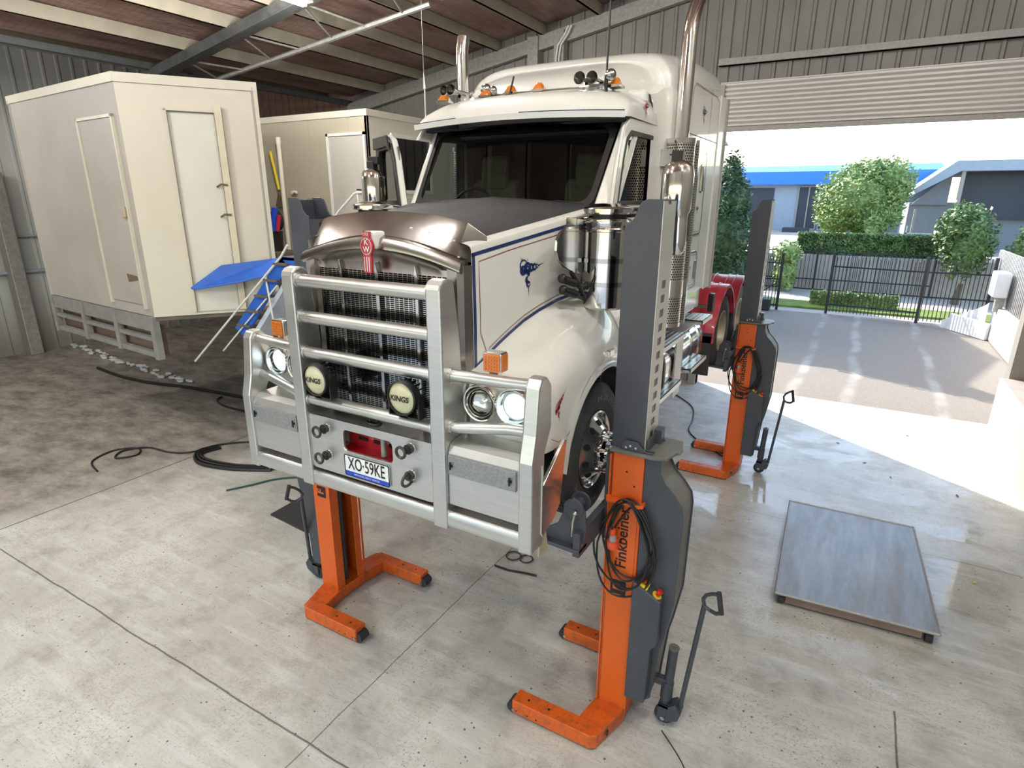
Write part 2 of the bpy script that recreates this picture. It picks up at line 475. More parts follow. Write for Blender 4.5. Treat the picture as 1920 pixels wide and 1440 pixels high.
# ---------------------------------------------------------------- mesh builder
class MB:
    def __init__(self):
        self.v, self.f, self.s = [], [], []

    def add(self, verts, faces, smooth=False):
        o = len(self.v)
        self.v += [tuple(p) for p in verts]
        self.f += [tuple(i + o for i in f) for f in faces]
        self.s += [smooth] * len(faces)
        return self

    def box(self, x0, x1, y0, y1, z0, z1, m=None):
        p = [Vector((x, y, z)) for z in (z0, z1) for y in (y0, y1) for x in (x0, x1)]
        if m:
            p = [m @ q for q in p]
        return self.add(p, [(0, 2, 3, 1), (4, 5, 7, 6), (0, 1, 5, 4), (2, 6, 7, 3), (0, 4, 6, 2), (1, 3, 7, 5)])

    def prism(self, pts, ax, a, b, smooth=False, m=None):
        """polygon extruded along an axis: x -> (y,z), y -> (x,z), z -> (x,y)"""
        def P(u, w, h):
            q = Vector((h, u, w)) if ax == 'x' else Vector((u, h, w)) if ax == 'y' else Vector((u, w, h))
            return m @ q if m else q
        n = len(pts)
        vs = [P(u, w, a) for u, w in pts] + [P(u, w, b) for u, w in pts]
        o = len(self.v)
        self.add(vs, [tuple(range(n))[::-1], tuple(range(n, 2 * n))])
        self.f += [(o + i, o + (i + 1) % n, o + n + (i + 1) % n, o + n + i) for i in range(n)]
        self.s += [smooth] * n
        return self

    def ring(self, outer, inner, ax, a, b):
        """plate between two loops with the same number of points"""
        def P(u, w, h):
            return (h, u, w) if ax == 'x' else (u, h, w) if ax == 'y' else (u, w, h)
        n = len(outer)
        vs = [P(u, w, h) for h in (a, b) for L in (outer, inner) for u, w in L]
        fs = []
        for i in range(n):
            k = (i + 1) % n
            fs += [(i, k, n + k, n + i), (2 * n + i, 3 * n + i, 3 * n + k, 2 * n + k),
                   (i, 2 * n + i, 2 * n + k, k), (n + i, n + k, 3 * n + k, 3 * n + i)]
        return self.add(vs, fs)

    def cyl(self, p0, p1, r0, r1=None, n=16, caps=True, smooth=True):
        p0, p1 = Vector(p0), Vector(p1)
        r1 = r0 if r1 is None else r1
        d = (p1 - p0).normalized()
        a = d.orthogonal().normalized()
        b = d.cross(a)
        vs = []
        for p, r in ((p0, r0), (p1, r1)):
            vs += [p + (a * math.cos(2 * PI * i / n) + b * math.sin(2 * PI * i / n)) * r for i in range(n)]
        o = len(self.v)
        self.add(vs, [(i, (i + 1) % n, n + (i + 1) % n, n + i) for i in range(n)], smooth)
        if caps:
            self.f += [tuple(o + i for i in range(n))[::-1], tuple(o + n + i for i in range(n))]
            self.s += [False, False]
        return self

    def tube(self, path, r, n=10, caps=True, closed=False):
        P = [Vector(p) for p in path]
        R = r if isinstance(r, (list, tuple)) else [r] * len(P)
        m = len(P)
        prev = None
        rings = []
        for i, p in enumerate(P):
            if closed:
                d = P[(i + 1) % m] - P[i - 1]
            else:
                d = (P[min(i + 1, m - 1)] - P[max(i - 1, 0)])
            d.normalize()
            if prev is None:
                a = d.orthogonal().normalized()
            else:
                a = (prev - d * prev.dot(d)).normalized()
            prev = a
            b = d.cross(a)
            rings.append([p + (a * math.cos(2 * PI * k / n) + b * math.sin(2 * PI * k / n)) * R[i] for k in range(n)])
        return self.loft(rings, caps and not closed, closed)

    def loft(self, rings, caps=True, closed=False, smooth=True, open_ring=False):
        n = len(rings[0])
        m = len(rings)
        o = len(self.v)
        vs = [p for r in rings for p in r]
        fs = []
        for i in range(m if closed else m - 1):
            j = (i + 1) % m
            for k in range(n - 1 if open_ring else n):
                l = (k + 1) % n
                fs.append((i * n + k, i * n + l, j * n + l, j * n + k))
        self.add(vs, fs, smooth)
        if caps:
            self.f += [tuple(o + k for k in range(n))[::-1], tuple(o + (m - 1) * n + k for k in range(n))]
            self.s += [False, False]
        return self

    def lathe(self, prof, org, axis=(0, 0, 1), n=28, smooth=True):
        org, ax = Vector(org), Vector(axis).normalized()
        a = ax.orthogonal().normalized()
        b = ax.cross(a)
        rings = [[org + ax * h + (a * math.cos(2 * PI * k / n) + b * math.sin(2 * PI * k / n)) * max(r, 1e-4) for k in range(n)] for r, h in prof]
        return self.loft(rings, False, False, smooth)

    def sphere(self, c, r, n=12, sx=1, sy=1, sz=1):
        c = Vector(c)
        rings = []
        for i in range(1, n):
            th = PI * i / n
            rings.append([c + Vector((math.sin(th) * math.cos(2 * PI * k / n) * r * sx, math.sin(th) * math.sin(2 * PI * k / n) * r * sy, math.cos(th) * r * sz)) for k in range(n)])
        return self.loft(rings, True)

    def xform(self, m, start=0):
        for i in range(start, len(self.v)):
            self.v[i] = tuple(m @ Vector(self.v[i]))
        return self

    def build(self, name, mat, parent=None, bevel=0.0, angle=35, origin=None, segs=2):
        off = Vector((0, 0, 0))
        q = parent
        while q is not None:
            off += q.location
            q = q.parent
        if parent is None and origin is None and self.v:
            xs, ys, zs = zip(*self.v)
            origin = Vector(((min(xs) + max(xs)) / 2, (min(ys) + max(ys)) / 2, min(zs)))
        loc = Vector(origin) - off if origin is not None else Vector((0, 0, 0))
        o0 = off + loc
        me = bpy.data.meshes.new(name)
        me.from_pydata([(x - o0.x, y - o0.y, z - o0.z) for x, y, z in self.v], [], self.f)
        me.polygons.foreach_set('use_smooth', self.s)
        bm = bmesh.new()
        bm.from_mesh(me)
        bmesh.ops.recalc_face_normals(bm, faces=bm.faces)
        bm.to_mesh(me)
        bm.free()
        me.materials.append(MATS[mat])
        if any(self.s):
            me.set_sharp_from_angle(angle=math.radians(angle))
        ob = bpy.data.objects.new(name, me)
        ob.location = loc
        COL.objects.link(ob)
        ob.parent = parent
        if bevel:
            md = ob.modifiers.new('bevel', 'BEVEL')
            md.width = bevel
            md.segments = segs
            md.limit_method = 'ANGLE'
            md.angle_limit = math.radians(40)
            md.harden_normals = False
        return ob


def thing(name, label, cat, loc=(0, 0, 0), group=None):
    o = bpy.data.objects.new(name, None)
    o.empty_display_size = 0.2
    o.location = loc
    COL.objects.link(o)
    return tag(o, label, cat, group)


def tag(o, label=None, cat=None, group=None, kind=None):
    for k, v in (('label', label), ('category', cat), ('group', group), ('kind', kind)):
        if v:
            o[k] = v
    return o


def struct(o):
    o['kind'] = 'structure'
    return o


def box(x0, x1, y0, y1, z0, z1, **k):
    return MB().box(x0, x1, y0, y1, z0, z1, **k)


_txt = {}


def text_geo(body, size=1.0, extrude=0.0, bold=0.0, spacing=1.0, align='CENTER'):
    """verts/faces of a line of lettering in the XY plane"""
    key = (body, size, extrude, bold, spacing, align)
    if key in _txt:
        return _txt[key]
    cu = bpy.data.curves.new('txt', 'FONT')
    cu.body = body
    cu.size = size
    cu.extrude = extrude
    cu.offset = bold
    cu.resolution_u = 3
    cu.space_character = spacing
    cu.align_x = align
    cu.align_y = 'CENTER'
    ob = bpy.data.objects.new('txt', cu)
    COL.objects.link(ob)
    dg = bpy.context.evaluated_depsgraph_get()
    dg.update()
    me = bpy.data.meshes.new_from_object(ob.evaluated_get(dg))
    vs = [v.co.copy() for v in me.vertices]
    fs = [tuple(p.vertices) for p in me.polygons]
    bpy.data.objects.remove(ob)
    bpy.data.curves.remove(cu)
    bpy.data.meshes.remove(me)
    _txt[key] = (vs, fs)
    return vs, fs


def put_text(mb, body, m, **k):
    vs, fs = text_geo(body, **k)
    mb.add([m @ v for v in vs], fs)
    return mb


def frame(org, u, w):
    """matrix whose x axis is u, y axis is w (lettering plane)"""
    u, w = Vector(u).normalized(), Vector(w).normalized()
    n = u.cross(w)
    o = Vector(org)
    return Matrix(((u.x, w.x, n.x, o.x), (u.y, w.y, n.y, o.y), (u.z, w.z, n.z, o.z), (0, 0, 0, 1)))


def strip(mb, pts, width, fn, lift=0.002, closed=False):
    """flat ribbon of given width along a 2D path, mapped by fn(u, w) -> (point, normal)"""
    n = len(pts)
    L, R = [], []
    for i, (u, w) in enumerate(pts):
        a = pts[i - 1] if (i or closed) else pts[0]
        b = pts[(i + 1) % n] if (i < n - 1 or closed) else pts[-1]
        du, dw = b[0] - a[0], b[1] - a[1]
        l = math.hypot(du, dw) or 1
        wd = width[i] if isinstance(width, (list, tuple)) else width
        nu, nw = -dw / l * wd / 2, du / l * wd / 2
        for S, sg in ((L, 1), (R, -1)):
            p, nn = fn(u + nu * sg, w + nw * sg)
            S.append(Vector(p) + Vector(nn) * lift)
    fs = []
    for i in range(n if closed else n - 1):
        k = (i + 1) % n
        fs.append((i, k, n + k, n + i))
    mb.add(L + R, fs)
    return mb


def arc(cu, cw, r, a0, a1, n=12, k=1.0):
    return [(cu + r * math.cos(math.radians(a0 + (a1 - a0) * i / n)), cw + r * k * math.sin(math.radians(a0 + (a1 - a0) * i / n))) for i in range(n + 1)]


def rrect(u0, u1, w0, w1, r, n=4):
    out = []
    for cu, cw, a in ((u1 - r, w1 - r, 0), (u0 + r, w1 - r, 90), (u0 + r, w0 + r, 180), (u1 - r, w0 + r, 270)):
        out += arc(cu, cw, r, a, a + 90, n)
    return out

# ================================================================ the workshop shell
YB, XL, XV, XR, YF = 13.4, -16.2, -10.2, 6.1, -5.0     # back wall, left wall, valley, right wall, open front
DX0, DX1, DZ = -0.12, 5.3, 5.38                        # roller door opening


def roof_z(x):
    return 6.42 + 0.17 * (x - XV) if x > XV else 6.42 - 0.17 * (x - XV)


struct(MB().add([(XL - 1, YF - 3, 0), (XR + 1, YF - 3, 0), (XR + 1, YB + 0.05, 0), (XL - 1, YB + 0.05, 0),
                 (XL - 1, YF - 3, -0.3), (XR + 1, YF - 3, -0.3), (XR + 1, YB + 0.05, -0.3), (XL - 1, YB + 0.05, -0.3)],
                [(0, 1, 2, 3), (4, 7, 6, 5), (0, 4, 5, 1), (1, 5, 6, 2), (2, 6, 7, 3), (3, 7, 4, 0)]).build('floor', 'concrete', origin=(0, 0, 0)))
yard = MB().add([(-60, YB + 0.05, -0.02), (60, YB + 0.05, -0.02), (60, 24.6, -0.02), (-60, 24.6, -0.02)], [(0, 1, 2, 3)])
yard.box(-60, 60, YB + 0.05, 24.6, -0.3, -0.021)
tag(yard.build('gravel_yard', 'gravel', origin=(0, 0, 0)), kind='structure')
struct(box(-60, 60, -60, YF - 3, -0.3, -0.02).build('ground', 'road_pale', origin=(0, 0, 0)))
struct(box(-80, 80, 24.6, 120, -0.4, -0.05).build('road', 'road_pale', origin=(0, 0, 0)))


def corrugated(x0, x1, top, z0, y, pitch=0.29, d=0.03, rib=0.035):
    """ribbed sheet in an XZ plane; top(x) gives its upper edge"""
    mb = MB()
    prof = []
    x = x0
    while x < x1 - 1e-4:
        for dx, dd in ((0, 0), (pitch - 2.6 * rib, 0), (pitch - 2.0 * rib, d), (pitch - 0.6 * rib, d)):
            if x + dx < x1:
                prof.append((x + dx, dd))
        x += pitch
    prof.append((x1, 0))
    n = len(prof)
    vs = [(px, y - dd, z0) for px, dd in prof] + [(px, y - dd, top(px)) for px, dd in prof]
    vs += [(x0, y + 0.04, z0), (x1, y + 0.04, z0), (x0, y + 0.04, top(x0)), (x1, y + 0.04, top(x1))]
    fs = [(i, i + 1, n + i + 1, n + i) for i in range(n - 1)] + [(2 * n, 2 * n + 2, 2 * n + 3, 2 * n + 1)]
    return mb.add(vs, fs)


wb = corrugated(XV, DX0, lambda q: roof_z(q) + 0.26, 0, YB)
wb.add(*[(g.v, g.f) for g in [corrugated(DX0, DX1, lambda q: roof_z(q) + 0.26, 6.1, YB)]][0])
wb.add(*[(g.v, g.f) for g in [corrugated(DX1, XR, lambda q: roof_z(q) + 0.26, 0, YB)]][0])
struct(wb.build('wall_back', 'cladding'))
struct(corrugated(XL, XV, lambda q: roof_z(q) + 0.26, 0, YB + 0.01).build('wall_back_annex', 'underside_brown'))
m90 = Matrix.Rotation(math.radians(90), 4, 'Z')
wl_ = corrugated(YF, YB, lambda q: roof_z(XL) + 0.26, 0, 0, pitch=0.35)
wl_.v = [(XL - y, x, z) for x, y, z in wl_.v]
struct(wl_.build('wall_left', 'cladding_pale'))
wr_ = corrugated(YF, YB, lambda q: roof_z(XR) + 0.26, 0, 0)
wr_.v = [(XR + y, x, z) for x, y, z in wr_.v]
struct(wr_.build('wall_right', 'cladding'))

fb_ = corrugated(XL, XR, lambda q: roof_z(q) + 0.26, 4.7, YF)  # unseen front wall, added to cut sky light and its glare in the chrome
fb_.add(*[(g.v, g.f) for g in [corrugated(XL, -7.5, lambda q: 4.72, 0, YF)]][0])
struct(fb_.build('wall_front_added', 'cladding'))

# roof: two pitches falling to a valley gutter
rf = MB()
for xa, xb in ((XL - 0.2, XV), (XV, XR + 0.3)):
    za, zb = roof_z(xa) + 0.25, roof_z(xb) + 0.25
    if xa < XV - 1:
        zb = 6.42 + 0.25
    rf.add([(xa, YF - 0.5, za), (xb, YF - 0.5, zb), (xb, YB + 0.3, zb), (xa, YB + 0.3, za),
            (xa, YF - 0.5, za + 0.1), (xb, YF - 0.5, zb + 0.1), (xb, YB + 0.3, zb + 0.1), (xa, YB + 0.3, za + 0.1)],
           [(0, 1, 2, 3), (4, 7, 6, 5), (0, 4, 5, 1), (1, 5, 6, 2), (2, 6, 7, 3), (3, 7, 4, 0)])
struct(rf.build('ceiling', 'roof_lining', origin=(0, 0, 0)))
PX = [-9.0, -7.7, -6.55, -5.35, -4.17, -2.85, -1.6, -0.4, 0.8, 2.0, 3.2, 4.4, 5.5]
for i, x in enumerate(PX):
    z = roof_z(x)
    pb = MB().box(x - 0.03, x + 0.03, YF, YB - 0.05, z + 0.02, z + 0.24)
    pb.box(x - 0.03, x + 0.05, YF, YB - 0.05, z + 0.02, z + 0.035)
    struct(pb.build('trim_%d' % (i + 1), 'purlin'))
for i, x in enumerate((-11.2, -12.4, -13.6, -14.8)):
    struct(box(x - 0.03, x + 0.05, YF, YB - 0.05, roof_z(x) + 0.04, roof_z(x) + 0.24).build('trim_%d' % (i + 20), 'purlin'))
struct(MB().box(XV - 0.06, XV + 0.06, YF, YB - 0.05, 6.42, 6.55).build('trim_30', 'rafter_dark', bevel=0.01))


def slope_beam(x0, x1, y, w, d0, d1, mat, name, flange=0.0):
    vs = []
    for yy in (y - w / 2, y + w / 2):
        for x, dd in ((x0, d0), (x1, d0), (x1, d1), (x0, d1)):
            vs.append((x, yy, roof_z(x) + dd))
    mb = MB().add(vs, [(0, 1, 2, 3), (4, 7, 6, 5), (0, 4, 5, 1), (1, 5, 6, 2), (2, 6, 7, 3), (3, 7, 4, 0)])
    if flange:
        vs = []
        for yy in (y - flange, y + flange):
            for x, dd in ((x0, d0 - 0.02), (x1, d0 - 0.02), (x1, d0 + 0.0), (x0, d0 + 0.0)):
                vs.append((x, yy, roof_z(x) + dd))
        mb.add(vs, [(0, 1, 2, 3), (4, 7, 6, 5), (0, 4, 5, 1), (1, 5, 6, 2), (2, 6, 7, 3), (3, 7, 4, 0)])
    return struct(mb.build(name, mat))


slope_beam(XV, XR, 7.85, 0.16, -0.16, 0.02, 'rafter_dark', 'trim_31', 0.12)
slope_beam(XV, XR, YB - 0.14, 0.14, -0.26, 0.03, 'galv', 'trim_32')
slope_beam(XV, XR, 1.2, 0.16, -0.2, 0.02, 'galv', 'trim_33', 0.1)
# light lattice brace along the roof
lt = MB()
p0, p1 = Vector((-9.9, 8.9, 6.35)), Vector((-4.2, 9.15, 7.1))
lt.tube([p0, p1], 0.045, 6)
for i in range(7):
    a = p0.lerp(p1, (i + 0.3) / 7)
    b = Vector((p0.lerp(p1, (i + 0.8) / 7).x, 7.95, roof_z(p0.lerp(p1, (i + 0.8) / 7).x) - 0.05))
    c = p0.lerp(p1, (i + 1.3) / 7)
    if i % 2 == 0:
        lt.tube([a, b], 0.018, 6)
        lt.tube([b, c], 0.018, 6)
struct(lt.build('trim_34', 'galv'))
# wall girts, columns, gutter bracket
struct(MB().box(-0.3, XR, YB - 0.16, YB - 0.03, 6.5, 6.62).box(-0.3, XR, YB - 0.2, YB - 0.03, 6.5, 6.53).build('trim_35', 'galv'))
struct(MB().box(-4.52, -4.26, YB - 0.26, YB - 0.03, 0, 7.45).build('trim_36', 'galv'))
struct(MB().box(-3.86, -3.62, YB - 0.26, YB - 0.03, 0, 7.5).build('trim_37', 'galv'))
cd = MB()
for dx in (0, 0.07):
    cd.tube([(-3.78 + dx, YB - 0.3, 5.0), (-3.78 + dx, YB - 0.3, 6.95), (-3.74 + dx, YB - 0.3, 7.2), (-3.58 + dx, YB - 0.3, 7.4), (-3.5 + dx, YB - 0.3, 7.55)], 0.022, 8)
tag(cd.build('conduit', 'rail_white'), 'pair of bent white conduits on the galvanised back wall column', 'pipe')

# roller door: rolled-up curtain with its guides
rd = MB()
prof = [(YB - 0.12, 5.38)]
z = 5.38
while z < 6.14:
    prof += [(YB - 0.16, z + 0.015), (YB - 0.16, z + 0.05), (YB - 0.12, z + 0.065)]
    z += 0.082
prof += [(YB - 0.12, z), (YB - 0.03, z), (YB - 0.03, 5.38)]
rd.prism(prof, 'x', DX0 - 0.1, DX1 + 0.1)
dd = rd.build('door_1', 'roller_slat')
struct(dd)
box(DX0 - 0.1, DX1 + 0.1, YB - 0.17, YB - 0.05, 5.30, 5.38).build('bottom_rail', 'galv', dd)
struct(MB().box(DX0 - 0.16, DX0, YB - 0.2, YB + 0.05, 0, 6.15).box(DX0 - 0.03, DX0 + 0.0, YB - 0.24, YB - 0.03, 0, 5.9).build('trim_38', 'galv'))
struct(MB().box(DX1, DX1 + 0.25, YB - 0.3, YB + 0.05, 0, 6.15).build('trim_39', 'cladding'))

# fluorescent battens: one at the frame's upper edge, the rest unseen, added as fill
def batten(x, y, label, power=70):
    z = roof_z(x) - 0.45
    r = thing('ceiling_light', label, 'light', (x, y, z), 'tube lights over the bay')
    MB().box(x - 0.12, x + 0.12, y - 0.65, y + 0.65, z + 0.05, z + 0.12).build('housing', 'rail_white', r, bevel=0.01)
    MB().cyl((x, y - 0.6, z + 0.02), (x, y + 0.6, z + 0.02), 0.02, n=8).cyl((x - 0.06, y - 0.6, z + 0.02), (x - 0.06, y + 0.6, z + 0.02), 0.02, n=8).build('tube', 'tube_lit', r)
    MB().cyl((x, y - 0.4, z + 0.12), (x, y - 0.4, z + 0.62), 0.006, n=6).cyl((x, y + 0.4, z + 0.12), (x, y + 0.4, z + 0.62), 0.006, n=6).build('hanger', 'steel_rod', r)
    ld = bpy.data.lights.new('tube_glow', 'POINT')
    ld.shadow_soft_size = 0.25
    ld.energy = power
    ld.color = (1.0, 0.985, 0.92)
    lo = bpy.data.objects.new('tube_glow', ld)
    lo.location = (0, 0, -0.30)
    lo.parent = r
    COL.objects.link(lo)


for x, y, l in ((-5.5, 1.6, 'added tube light, out of view, over the left of the bay'), (-1.2, 1.2, 'added tube light, out of view, above the nose of the truck'),
                (2.6, 1.6, 'added tube light, out of view, over the right of the bay'), (4.4, -1.5, 'added tube light, out of view, nearest the open front on the right'), (-3.0, -1.5, 'added tube light, out of view, nearest the open front on the left'), (4.6, 4.0, 'added tube light, out of view, over the wheeled platform'), (-1.8, 5.6, 'added tube light, out of view, over the truck cab'),
                (-5.3, 6.85, 'tube light at the top edge of the photo beside the long roof beam'),
                (-11.5, 2.5, 'added tube light, out of view, over the muddy left of the floor')):
    batten(x, y, l, LAMP_W * (0.4 if 'truck' in l else 1.0))

# ================================================================ the truck
TR = thing('truck', 'white bonneted prime mover with aluminium bull bar and red rear guards, raised on orange lifts', 'truck', (0, 6.0, 1.66))


def P(name, mb, mat, parent=None, **k):
    return mb.build(name, mat, parent or TR, **k)


def both(fn):
    for s in (-1, 1):
        fn(s)


def mir(mb, s):
    if s < 0:
        mb.v = [(-x, y, z) for x, y, z in mb.v]
    return mb


# ---- bull bar -------------------------------------------------
YBB = 2.72
bb = MB()
cp = MB()
cp.ring(rrect(-0.555, 0.555, 2.12, 2.535, 0.03, 4), rrect(-0.225, 0.215, 2.32, 2.475, 0.035, 4), 'y', YBB - 0.01, YBB + 0.012)
bull = P('bull_bar', cp, 'aluminium', bevel=0.006)
for s in (-1, 1):
    bb = MB()
    x0, x1 = (0.55, 0.66) if s > 0 else (-0.66, -0.55)
    pr = [(YBB - 0.03, 1.97), (YBB - 0.03, 3.50)] + [(YBB + 0.045 - 0.075 * math.cos(a), 3.50 + 0.06 * math.sin(a)) for a in (0.5, 1.0, 1.57, 2.1, 2.6)]
    pr += [(YBB + 0.12, 3.48), (YBB + 0.16, 3.2), (YBB + 0.20, 2.6), (YBB + 0.10, 1.97)]
    bb.prism(pr, 'x', x0, x1)
    P('upright', bb, 'aluminium', bull, bevel=0.012)
for z, r in ((3.47, 0.045), (3.225, 0.042), (2.975, 0.042), (2.635, 0.042)):
    P('crossbar', MB().cyl((-0.56, YBB + 0.03, z), (0.56, YBB + 0.03, z), r, n=20).cyl((-0.56, YBB + 0.03, z), (-0.535, YBB + 0.03, z), r + 0.008, n=20)
      .cyl((0.535, YBB + 0.03, z), (0.56, YBB + 0.03, z), r + 0.008, n=20), 'aluminium', bull)
P('bumper_shelf', MB().box(-0.555, 0.555, YBB, YBB + 0.26, 2.515, 2.535), 'aluminium', bull)
P('lower_tube', MB().prism([(y + YBB, z) for y, z in rrect(-0.02, 0.10, 1.97, 2.09, 0.035, 5)], 'x', -0.555, 0.555), 'aluminium', bull)
# slotted red beam seen through the opening, with the tow pin
rb = MB().box(-0.30, 0.30, YBB + 0.12, YBB + 0.15, 2.26, 2.53).box(-0.3, 0.3, YBB + 0.03, YBB + 0.15, 2.29, 2.305).box(0.222, 0.24, YBB + 0.02, YBB + 0.13, 2.3, 2.53)
P('front_beam', rb, 'badge_red', bull)
sl = MB()
for cx in (-0.16, -0.02, 0.12):
    for z in (2.455, 2.415, 2.375):
        sl.box(cx - 0.042, cx + 0.042, YBB + 0.113, YBB + 0.121, z - 0.012, z + 0.012)
P('beam_slots', sl, 'back_dark', bull)
P('tow_pin', MB().cyl((0.07, YBB + 0.07, 2.31), (0.07, YBB + 0.07, 2.50), 0.02), 'galv', bull)


def tow_eye(x, z, turned=False):
    m = MB()
    m.lathe([(0.0, -0.03), (0.034, -0.03), (0.034, -0.022), (0.028, -0.012), (0.026, 0)], (x, YBB - 0.012, z), (0, 1, 0), 20)
    m.cyl((x, YBB - 0.06, z), (x, YBB - 0.02, z), 0.02, n=14)
    if turned:
        pts = [(x - 0.0, YBB - 0.05 - 0.055 * math.sin(a), z - 0.02 + 0.04 * math.cos(a)) for a in [i * PI / 8 for i in range(16)]]
    else:
        pts = [(x - 0.03 + 0.036 * math.cos(a), YBB - 0.075, z - 0.015 + 0.036 * math.sin(a)) for a in [i * PI / 8 for i in range(16)]]
    m.tube(pts, 0.010, 8, closed=True)
    ob = P('tow_eye', m, 'spring_steel', bull)
    P('washer', MB().cyl((x, YBB - 0.018, z), (x, YBB - 0.009, z), 0.034, n=20), 'chrome', ob)


for x, z, tt in ((-0.38, 2.455, False), (-0.38, 2.255, False), (0.375, 2.47, False), (0.37, 2.28, True)):
    tow_eye(x, z, tt)
hk = MB().tube([(0.0 + 0.055 * math.cos(a), YBB + 0.06 + 0.03 * math.sin(a), 2.545) for a in [i * PI / 8 for i in range(16)]], 0.008, 8, closed=True)
hk.tube([(-0.03, YBB + 0.06, 2.545), (-0.035, YBB + 0.06, 2.59)], 0.006, 6).tube([(0.03, YBB + 0.06, 2.545), (0.03, YBB + 0.06, 2.575)], 0.006, 6)
P('rope_hook', hk, 'spring_steel', bull)


# wings of the bar, bumper boxes and end plates
def wing(s):
    m = MB()
    # outer post: short top, then splayed leg down to the box
    pr = [(YBB + 0.02, 2.72), (YBB + 0.05, 2.99), (YBB + 0.08, 3.04), (YBB + 0.15, 3.045), (YBB + 0.21, 2.98), (YBB + 0.22, 2.72), (YBB + 0.14, 2.58), (YBB + 0.14, 1.97), (YBB - 0.02, 1.97), (YBB - 0.02, 2.56)]
    m.prism(pr, 'x', 1.17, 1.262)
    mir(m, s)
    pb = P('bar_end_post', m, 'aluminium', bull, bevel=0.012)
    for z0, z1, r in ((2.99, 2.985, 0.036), (2.66, 2.70, 0.036)):
        pts = [(0.655, YBB + 0.05, z0), (0.72, YBB + 0.05, z0), (0.85, YBB + 0.07, z0 + (z1 - z0) * .4), (1.05, YBB + 0.10, z1), (1.18, YBB + 0.12, z1)]
        P('wing_tube', mir(MB().tube(pts, r, 16).cyl(pts[0], (0.68, YBB + 0.05, z0), r + 0.008, n=16), s), 'aluminium', bull)
    # bumper box
    q = [(YBB - 0.005, 2.145), (YBB - 0.005, 2.50), (YBB + 0.02, 2.545), (YBB + 0.07, 2.57), (YBB + 0.24, 2.575), (YBB + 0.24, 2.145)]
    bx = P('bumper_box', mir(MB().prism(q, 'x', 0.66, 1.172), s), 'aluminium', bull, bevel=0.01)
    lk = P('locker_flap', mir(MB().box(0.675, 1.155, YBB - 0.022, YBB - 0.004, 2.365, 2.492), s), 'galv_panel', bull, bevel=0.002)
    for x in (0.70, 1.12):
        P('latch', mir(MB().cyl((x, YBB - 0.035, 2.43), (x, YBB - 0.02, 2.43), 0.008, n=8).box(x - 0.004, x + 0.004, YBB - 0.04, YBB - 0.03, 2.405, 2.455)
          .box(x - 0.012, x + 0.012, YBB - 0.032, YBB - 0.024, 2.424, 2.436), s), 'ink', lk)
    P('lower_tube', mir(MB().prism([(y + YBB, z) for y, z in rrect(-0.02, 0.10, 1.975, 2.095, 0.035, 5)], 'x', 0.655, 1.18), s), 'aluminium', bull)
    # polished end plate wrapping back beside the wheel
    pl = [(YBB + 0.1, 2.52), (YBB + 0.12, 2.38), (YBB + 0.40, 2.57), (YBB + 0.43, 2.56), (YBB + 0.36, 2.15), (YBB + 0.27, 2.08), (YBB + 0.12, 2.03), (YBB + 0.1, 2.06)]
    P('end_plate', mir(MB().prism(pl, 'x', 1.245, 1.268), s), 'aluminium_bright', bull, bevel=0.004)
    P('mud_flap', mir(MB().prism([(YBB + 0.14, 2.06), (YBB + 0.20, 2.07), (YBB + 0.25, 1.86), (YBB + 0.12, 1.88)], 'x', 1.235, 1.245), s), 'wood_frame', bull)


both(wing)


def spot(x):
    z, y = 2.825, YBB - 0.06
    m = MB().lathe([(0.0, 0.10), (0.05, 0.10), (0.085, 0.07), (0.112, 0.02), (0.112, -0.02), (0.103, -0.025), (0.100, -0.012)], (x, y, z), (0, 1, 0), 36)
    for a in range(0, 360, 20):
        m.box(-0.004, 0.004, 0.02, 0.09, 0.085, 0.105, m=Matrix.Translation((x, y, z)) @ Matrix.Rotation(math.radians(a), 4, 'Y'))
    m.box(x - 0.03, x + 0.03, y + 0.0, y + 0.09, z - 0.135, z - 0.105).box(x + 0.112, x + 0.122, y, y + 0.06, z - 0.12, z + 0.02).box(x - 0.122, x - 0.112, y, y + 0.06, z - 0.12, z + 0.02).box(x - 0.12, x + 0.12, y, y + 0.06, z - 0.13, z - 0.12)
    sp = P('driving_light', m, 'black_plastic', bull)
    ls = P('lens', MB().lathe([(0.0, -0.030), (0.05, -0.027), (0.09, -0.018), (0.101, -0.008)], (x, y, z), (0, 1, 0), 36), 'cream_lens', sp)
    tx = put_text(MB(), 'KINGS', frame((x, y - 0.034, z), (1, 0, 0), (0.12, 0, 1)), size=0.05, bold=0.0015)
    P('lettering', tx, 'ink', sp)


spot(-0.375)
spot(0.375)

# number plate
np_ = P('number_plate', MB().prism(rrect(-0.215, 0.187, 2.145, 2.30, 0.012), 'y', YBB - 0.022, YBB - 0.014), 'plate_white', bull)
P('plate_rim', MB().ring(rrect(-0.217, 0.189, 2.143, 2.302, 0.013), rrect(-0.211, 0.183, 2.149, 2.296, 0.011), 'y', YBB - 0.0245, YBB - 0.02), 'ink', np_)
P('plate_band', MB().box(-0.211, 0.183, YBB - 0.0235, YBB - 0.0215, 2.149, 2.18), 'plate_blue', np_)
tx = put_text(MB(), 'XO\u00b759KE', frame((-0.014, YBB - 0.0245, 2.238), (1, 0, 0), (0, 0, 1)) @ Matrix.Diagonal((0.74, 1.12, 1, 1)), size=0.115, bold=0.001, spacing=1.0)
P('plate_letters', tx, 'ink', np_)
tx = put_text(MB(), 'NATIONAL HEAVY VEHICLE', frame((-0.014, YBB - 0.0255, 2.164), (1, 0, 0), (0, 0, 1)), size=0.0185)
P('plate_small_letters', tx, 'plate_white', np_)


